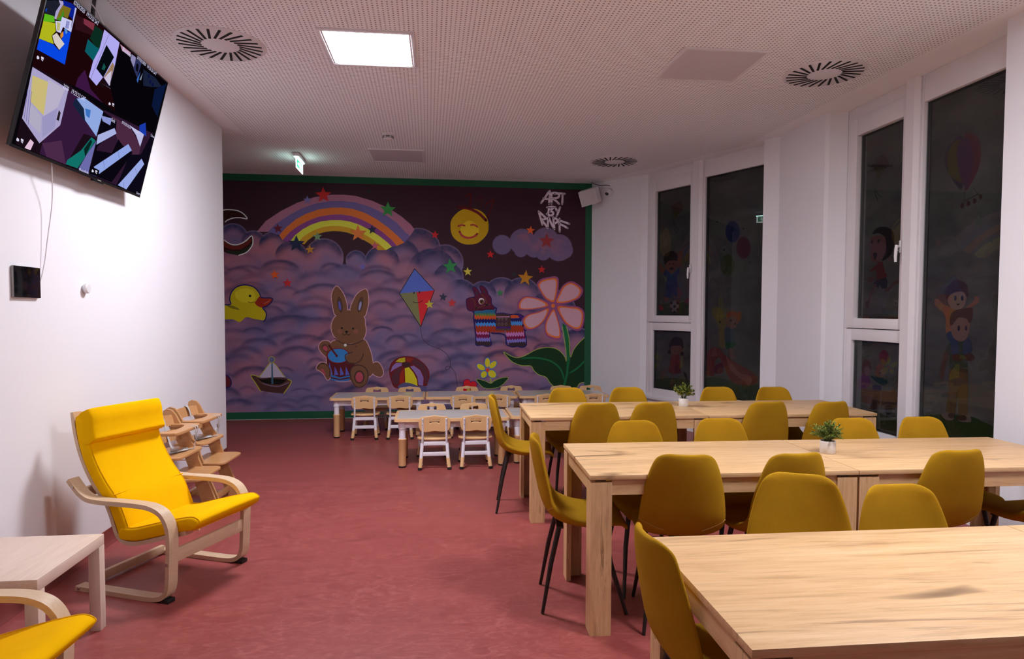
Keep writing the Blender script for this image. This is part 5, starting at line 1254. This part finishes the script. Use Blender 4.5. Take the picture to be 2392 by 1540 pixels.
# ================================================================ armchairs (forward = +X)
def arm_proto():
    t=thing('armchair','x','armchair',(0,0,0),0,'yellow lounge armchairs')
    side=[(-.345,.600),(-.31,.563),(-.27,.527),(-.215,.502),(-.13,.496),(0,.498),(.12,.498),(.20,.490),(.262,.462),(.300,.405),(.310,.33),(.307,.24),(.303,.16),(.297,.09),(.278,.044),(.235,.020),(.16,.013),(0,.013),(-.15,.013),(-.31,.013)]
    pth=[(p.x,p.y) for p in cat(side,4)]
    for sy in (-1,1):
        f=MB().ribbon(pth,sy*.284-.031,sy*.284+.031,.024).build('side_frame',t,M['birch_x'],True,50)
        for (x,z) in ((-.305,.565),(.303,.21),(-.28,.016)): MB().tube([(x,sy*.315,z),(x,sy*.322,z)],.008,10).build('bolt',f,M['chrome'])
        MB().box(.255,sy*.284-.026,0,.30,sy*.284+.026,.022,.004).build('foot_pad',f,M['black'])
    seat=[(-.388,.955),(-.382,.90),(-.368,.825),(-.342,.735),(-.298,.64),(-.242,.555),(-.175,.48),(-.135,.40),(-.110,.33),(-.085,.288),(-.040,.266),(.03,.268),(.12,.290),(.24,.325),(.36,.358)]
    sp=[(p.x,p.y) for p in cat(seat,4)]
    for sy in (-1,1): MB().ribbon(sp,sy*.218-.025,sy*.218+.025,.022).build('seat_frame',t,M['birch_x'],True,50)
    n=len(sp)
    for i in (3,13,23,33,44,50): MB().box(sp[i][0]-.012,-.20,sp[i][1]-.016,sp[i][0]+.012,.20,sp[i][1]+.004,.003).build('slat',t,M['birch_y'])
    MB().box(.292,-.254,.205,.314,.254,.275,.004).build('front_rail',t,M['birch_y']); MB().box(-.29,-.254,.012,-.262,.254,.060,.004).build('rear_rail',t,M['birch_y']); MB().box(-.30,-.254,.50,-.278,.254,.555,.004).build('back_rail',t,M['birch_y'])
    def pad(name,path,hw,th,mt,par=t,puff=.012,endr=True):
        P=[Vector(p) for p in cat(path,5)]; N=len(P); prof=[]
        us=[-1,-.985,-.94,-.8,-.5,0,.5,.8,.94,.985,1]; K=MB(); vs=[];fs=[]; m=len(us); pad.edge=[[],[]]
        for j,p in enumerate(P):
            a=P[max(j-1,0)];c=P[min(j+1,N-1)]; tg=(c-a).normalized(); nr=Vector((tg.y,-tg.x))
            e=min(j,N-1-j)/max(1,N*.08) if endr else 1; ee=math.sqrt(max(0,1-(1-min(1,e))**2))*.75+.25
            for u in us:
                sh=(1-abs(u)**14)**.5 if abs(u)<1 else 0
                tt=th*ee*(.62+.38*sh)+puff*(1-u*u)*ee; q=p+nr*(-tt*.5 if 0 else 0)
                vs.append((p.x-nr.x*tt*.5,u*hw,p.y-nr.y*tt*.5))
                if abs(u)==.94: pad.edge[u>0].append(Vector((p.x-nr.x*(tt*.5+.001),u*hw*1.01,p.y-nr.y*(tt*.5+.001))))
            for u in us[::-1]:
                sh=(1-abs(u)**14)**.5 if abs(u)<1 else 0; tt=th*ee*(.62+.38*sh)
                vs.append((p.x+nr.x*tt*.5,u*hw,p.y+nr.y*tt*.5))
        L=2*m
        for j in range(N-1):
            for k in range(L): fs.append((j*L+k,j*L+(k+1)%L,(j+1)*L+(k+1)%L,(j+1)*L+k))
        fs.append(tuple(range(L))[::-1]); fs.append(tuple((N-1)*L+k for k in range(L)))
        return K.add(vs,fs).build(name,par,mt,True,60)
    bk=[(-.335,.940),(-.331,.885),(-.317,.81),(-.291,.725),(-.246,.637),(-.190,.555),(-.122,.475),(-.085,.40),(-.062,.345),(-.055,.320)]
    st=[(-.075,.318),(-.03,.312),(.04,.318),(.14,.345),(.26,.378),(.36,.402),(.405,.408),(.425,.395)]
    b=pad('back_cushion',bk,.246,.078,M['yellow'])
    for L_ in pad.edge: MB().tube(L_[2:-2],.0024,6).build('piping',b,M['piping'])
    s=pad('seat_cushion',st,.250,.078,M['yellow'])
    for L_ in pad.edge: MB().tube(L_[2:-1],.0024,6).build('piping',s,M['piping'])
    hd=[(-.266,.800),(-.285,.85),(-.292,.90),(-.290,.95),(-.292,.995)]
    h=pad('headrest_pillow',[(-.268,.790),(-.283,.83),(-.293,.88),(-.298,.925),(-.316,.958)],.248,.112,M['yellow'],t,.015)
    MB().tube([(-.160+.052,y/20*.245,.500+.022) for y in range(-20,21,4)],.0035,6).build('cross_seam',b,M['piping'])
    return t
A1=arm_proto(); A1.location=(-1.485,3.935,0); A1.rotation_euler=(0,0,math.radians(-23.5)); A1['label']='yellow cushioned bentwood armchair standing in front of the two high chairs'
dup(A1,(-1.625,2.245,0),math.radians(-4),'yellow cushioned bentwood armchair at the lower left corner, mostly out of the picture')

# ================================================================ coffee table
t=thing('coffee_table','low square pale oak effect side table standing between the two yellow armchairs','table',(-1.805,3.055,0),0)
MB().box(-.268,-.272,.40,.268,.272,.45,.002).build('tabletop',t,M['pale_y'])
for sx in (-1,1):
    for sy in (-1,1): MB().box(sx*.243-.025,sy*.247-.025,0,sx*.243+.025,sy*.247+.025,.40,.0015).build('leg',t,M['pale_z'])

# ================================================================ high chairs (forward = +X)
def high_proto():
    t=thing('high_chair','x','high chair',(0,0,0),0,'wooden high chairs by the left wall')
    for sy in (-1,1):
        Y=sy*.195; T=Matrix(((1,0,0,0),(0,0,1,Y-.010),(0,1,0,0),(0,0,0,1)))
        bd=MB().prism([(.235,0),(.135,0),(.10,.08),(-.02,.42),(-.055,.50),(-.085,.56),(-.155,.70),(-.175,.745),(-.170,.772),(-.145,.785),(-.110,.775),(-.085,.745),(.02,.54),(.06,.50),(.075,.42),(.15,.22)],0,.020,T).build('side_board',t,M['beech'],True,30)
        for z in (.40,.445,.30,.26): MB().box(-.0*1+.35*0+(.12-z*.38)-.06,Y-sy*.0105-.0006,z,(.12-z*.38)+.055,Y-sy*.0105+.0006,z+.006).build('groove',bd,M['beech_edge'],False)
        MB().prism([(.12,0),(.12,.035),(-.255,.030),(-.265,0)],0,.030,Matrix(((1,0,0,0),(0,0,1,Y-.015),(0,1,0,0),(0,0,0,1)))).build('floor_runner',t,M['beech'],False)
    MB().box(-.09,-.185,.06,-.06,.185,.10,.003).build('cross_bar',t,M['beech']); MB().box(.13,-.185,.035,.15,.185,.085,.003).build('cross_bar',t,M['beech'])
    def plate(nm,x0,x1,z,hw):
        pts=rrect(x0,-hw,x1,hw,.055,6); T=Matrix.Translation((0,0,z)); 
        return poly_mesh(nm,t,pts,[],.012,.003,M['beech'],T)
    plate('foot_plate',-.02,.245,.345,.205); plate('seat_plate',-.13,.112,.495,.205)
    for z,dx in ((.705,0),(.60,.045)):
        P=[];n=9; k=MB(); vs=[]
        for i in range(n):
            q=-1+2*i/(n-1); x=-.150+dx+.055*q*q; vs.append((x,q*.185,z))
        K=MB(); V=[];F=[]
        for i,p in enumerate(vs):
            for (ax,az) in ((-.006,-.038),(.006,-.038),(-.012,.038),(-.024,.038)): V.append((p[0]+ax-.010*0,p[1],p[2]+az))
        for i in range(n-1):
            for a in range(4): F.append((i*4+a,i*4+(a+1)%4,i*4+4+(a+1)%4,i*4+4+a))
        F+=[(3,2,1,0),tuple(4*(n-1)+a for a in range(4))]
        K.add(V,F).build('back_plate',t,M['beech'],True,40)
    out=[(-.10,-.20),(.01,-.205),(.06,-.20),(.095,-.17),(.102,0),(.095,.17),(.06,.20),(.01,.205),(-.10,.20),(-.105,.165),(-.03,.158),(.005,.13),(.025,.07),(.030,0),(.025,-.07),(.005,-.13),(-.03,-.158),(-.105,-.165)]
    poly_mesh('tray_rail',t,[(p.x,p.y) for p in cat(out,3,True)],[],.014,.004,M['beech'],Matrix.Translation((0,0,.665)))
    def strap(nm,pts,wd=.024):
        pts=[Vector(p) for p in cat([(p[0],p[1],p[2]) for p in pts],4)]; vs=[];fs=[]
        for i,p in enumerate(pts):
            tg=(pts[min(i+1,len(pts)-1)]-pts[max(i-1,0)]).normalized(); s=Vector((0,1,0)); s=(s-tg*s.dot(tg)).normalized()*wd/2; nn=tg.cross(s).normalized()*.001
            vs+=[p+s+nn,p-s+nn,p-s-nn,p+s-nn]
        for i in range(len(pts)-1):
            for a in range(4): fs.append((i*4+a,i*4+(a+1)%4,i*4+4+(a+1)%4,i*4+4+a))
        return MB().add(vs,fs).build(nm,t,M['strap'],True,60)
    h1=strap('harness_strap',[(-.17,-.10,.70),(-.155,-.10,.752),(-.125,-.10,.72),(-.10,-.095,.62),(-.06,-.08,.53),(-.03,-.06,.506)]); strap('harness_strap',[(-.17,.09,.70),(-.155,.09,.752),(-.125,.09,.72),(-.10,.085,.62),(-.06,.06,.53),(-.02,.03,.506)])
    strap('crotch_strap',[(.05,.10,.674),(.103,.10,.676),(.112,.10,.650),(.10,.10,.60),(.09,.10,.55),(.085,.10,.512)],.016); strap('crotch_strap',[(.05,.06,.674),(.104,.06,.676),(.112,.062,.650),(.10,.09,.60),(.09,.098,.55)],.010)
    strap('lap_strap',[(-.08,-.15,.512),(-.02,-.10,.510),(.03,-.02,.512),(.05,.06,.510),(.085,.10,.510)],.022); strap('lap_strap',[(-.09,.14,.512),(-.03,.02,.516),(.0,-.06,.514),(.04,-.03,.518),(.06,.05,.515)],.022)
    k=MB(); k.box(-.015,-.055,.506,.03,-.005,.524,.004); k.box(.02,.03,.506,.055,.07,.522,.004); k.box(.088,.088,.575,.104,.112,.605,.003); k.build('buckles',t,M['buckle'])
    return t
H=high_proto(); H.location=(-1.775,5.42,0); H.rotation_euler=(0,0,math.radians(-4)); H['label']='wooden high chair with grey harness by the left wall, farther of the pair'
dup(H,(-1.785,4.93,0),math.radians(-4),'wooden high chair with grey harness directly behind the yellow armchair, nearer of the pair')

# ================================================================ television, tablet and small wall things
def tv():
    BR=Vector((-1.984,4.899,2.295)); TV_W,TV_H=1.4555,.8217; e=Vector((-.009,1.0,0)).normalized(); u=Vector((.2436,.0022,.9699)); u=(u-e*u.dot(e)).normalized(); n=e.cross(u)*1.0
    if n.x<0: n=-n
    O=BR-e*TV_W
    t=thing('television','large black television tilted forward on the left wall showing six camera feeds','television',(XL,O.y+TV_W/2,2.45))
    inv=Matrix.Translation(-t.location)
    Tm=Matrix(((e.x,u.x,n.x,O.x),(e.y,u.y,n.y,O.y),(e.z,u.z,n.z,O.z),(0,0,0,1)))
    G=inv@Tm
    MB().box(0.004,0.004,-.020,TV_W-.004,TV_H-.004,-.0005,.002,G).build('casing',t,M['bezel'])
    k=MB(); 
    for r in [(0,0,TV_W,.015),(0,TV_H-.007,TV_W,TV_H),(0,0,.007,TV_H),(TV_W-.007,0,TV_W,TV_H)]: k.box(r[0],r[1],-.001,r[2],r[3],.0025,0,G)
    fr=k.build('bezel',t,M['bezel'],False)
    MB().box(TV_W*.56,-.010,-.02,TV_W*.64,.004,.003,.002,G).build('sensor_lip',fr,M['bezel']); MB().box(TV_W*.585,.004,.0026,TV_W*.615,.009,.003,0,G).build('maker_badge',fr,M['buckle'],False)
    MB().box(TV_W*.25,.22,-.06,TV_W*.75,TV_H*.65,-.018,.01,G).build('rear_housing',t,M['bezel'])
    base=[('P','08060a',0,'7,15 %d,15 %d,%d 7,%d'%(TV_W*1000-7,TV_W*1000-7,TV_H*1000-7,TV_H*1000-7))]
    flat(base+TV_PIC,lambda a,b,d:G@Vector((a*1.17 if d>.00004 else a,b*1.17 if d>.00004 else b,.0002+d)),1.0,.00003,'screen','screen',t,[(*x,'d8d6f4',.0075) for x in TV_TEXT])
    c=G@Vector((TV_W/2,TV_H*.5,-.06)); a=MB(); a.box(0,-.20,-.12,.012,.20,.12,.003); a.box(.01,-.14,-.02,c.x+.005,-.11,.02,.004); a.box(.01,.11,-.02,c.x+.005,.14,.02,.004)
    ar=a.build('wall_bracket',t,M['black_steel']); ar.location=(0,0,c.z)
    MB().tube([tuple(Vector(q)-t.location) for q in ((-1.965,4.285,3.36),(-1.93,4.19,3.26),(-1.90,4.11,3.06))],.011,8).build('safety_strap',t,M['black'])
    return G
GT=tv()
t=thing('tablet','black screened tablet mounted flat on the left wall below the television','tablet',(XL,3.725,1.66))
MB().box(0,-.115,-.082,.016,.115,.082,.007).build('case',t,M['buckle']); MB().box(.0155,-.113,-.080,.0175,.113,.080,.001).build('screen',t,M['black_gloss'])
k=MB(); k.tube([tuple(p) for p in cat([(-1.99,3.835,2.37),(-2.005,3.865,2.25),(-2.035,3.915,2.10),(-2.055,3.90,1.90),(-2.064,3.885,1.78),(-2.070,3.865,1.70),(-2.073,3.852,1.668),(-2.074,3.838,1.663)],6)],.0028,8)
tag(k.build('charging_cable',None,M['cable_w']),'thin white cable hanging from the television down to the tablet','cable')
k=MB(); k.tube([tuple(p) for p in cat([(-1.98,4.215,3.36),(-1.95,4.18,3.315),(-1.915,4.19,3.265),(-1.90,4.225,3.215),(-1.89,4.247,3.17),(-1.885,4.25,3.03)],6)],.004,8)
tag(k.build('antenna_cable',None,M['cable_w']),'white cable looping from the ceiling behind the television top','cable')
t=thing('sensor_button','small round white button shaped sensor on the left wall right of the tablet','sensor',(XL,4.319,1.647)); Tx=Matrix.Rotation(PI/2,4,'Y')
MB().lathe([(.020,0),(.022,.003),(.022,.010)],20,(0,0,0),Tx).build('mount',t,M['white_plastic']); MB().lathe([(.028,.009),(.031,.013),(.031,.026),(.026,.031)],24,(0,0,0),Tx).build('cap',t,M['white_plastic'])
t=thing('wall_socket','white double wall socket low on the left wall behind the high chairs','socket',(XL,6.80,.27))
MB().box(0,-.042,-.08,.009,.042,.08,.003).build('cover_plate',t,M['white_plastic'])
for z in (-.038,.038):
    s=MB().lathe([(.021,0.008),(.021,.0095)],20,(0,0,z),Tx.copy() if False else Matrix.Translation((0,0,0))@Matrix(((0,0,1,0),(0,1,0,0),(-1,0,0,0),(0,0,0,1)))).build('outlet',t,M['grey_grille'])
# ---- loudspeaker and camera in the far corner
t=thing('loudspeaker','white box loudspeaker mounted high in the corner right of the mural','loudspeaker',(2.28,9.19,3.135),math.radians(-12))
T=Matrix.Rotation(math.radians(-16),4,'Y')@Matrix.Rotation(math.radians(14),4,'X')
MB().prism([(-.155,-.09),(.075,-.10),(.145,.03),(.10,.10),(-.10,.10)],-.105,.105,T).build('cabinet',t,M['white_plastic'],True,20)
MB().prism([(-.150,-.094),(.068,-.103),(.068,-.098),(-.150,-.089)],-.098,.098,T).build('grille',t,M['grey_grille'],False)
MB().tube([(.03,.06,.02),(.10,.17,.03),(.10,.195,.03)],.018,10).build('bracket',t,M['white_plastic'])
t=thing('security_camera','small white dome security camera with black lens beside the corner loudspeaker','camera',(2.555,9.16,3.19))
MB().tube([(.045,.015,.03),(.01,.0,.015)],[.055,.05],18).build('mount',t,M['white_plastic']); MB().lathe([(.004,.052),(.030,.045),(.048,.022),(.052,0),(.046,-.026),(.028,-.044),(.004,-.05)],22,(-.02,-.03,-.005)).build('dome',t,M['white_plastic'])
MB().lathe([(.004,.018),(.018,.014),(.027,0),(.018,-.014),(.004,-.018)],16,(0,0,0),Matrix.Translation((-.058,-.062,-.028))@Matrix.Rotation(.9,4,'X')).build('lens',t,M['lens'])
k=MB(); k.tube([tuple(p) for p in cat([(2.33,9.33,3.36),(2.38,9.28,3.325),(2.45,9.22,3.30),(2.54,9.18,3.30),(2.59,9.15,3.265),(2.60,9.15,3.225)],6)],.0045,8)
tag(k.build('camera_cable',None,M['black']),'black cable curving from the ceiling to the corner security camera','cable')
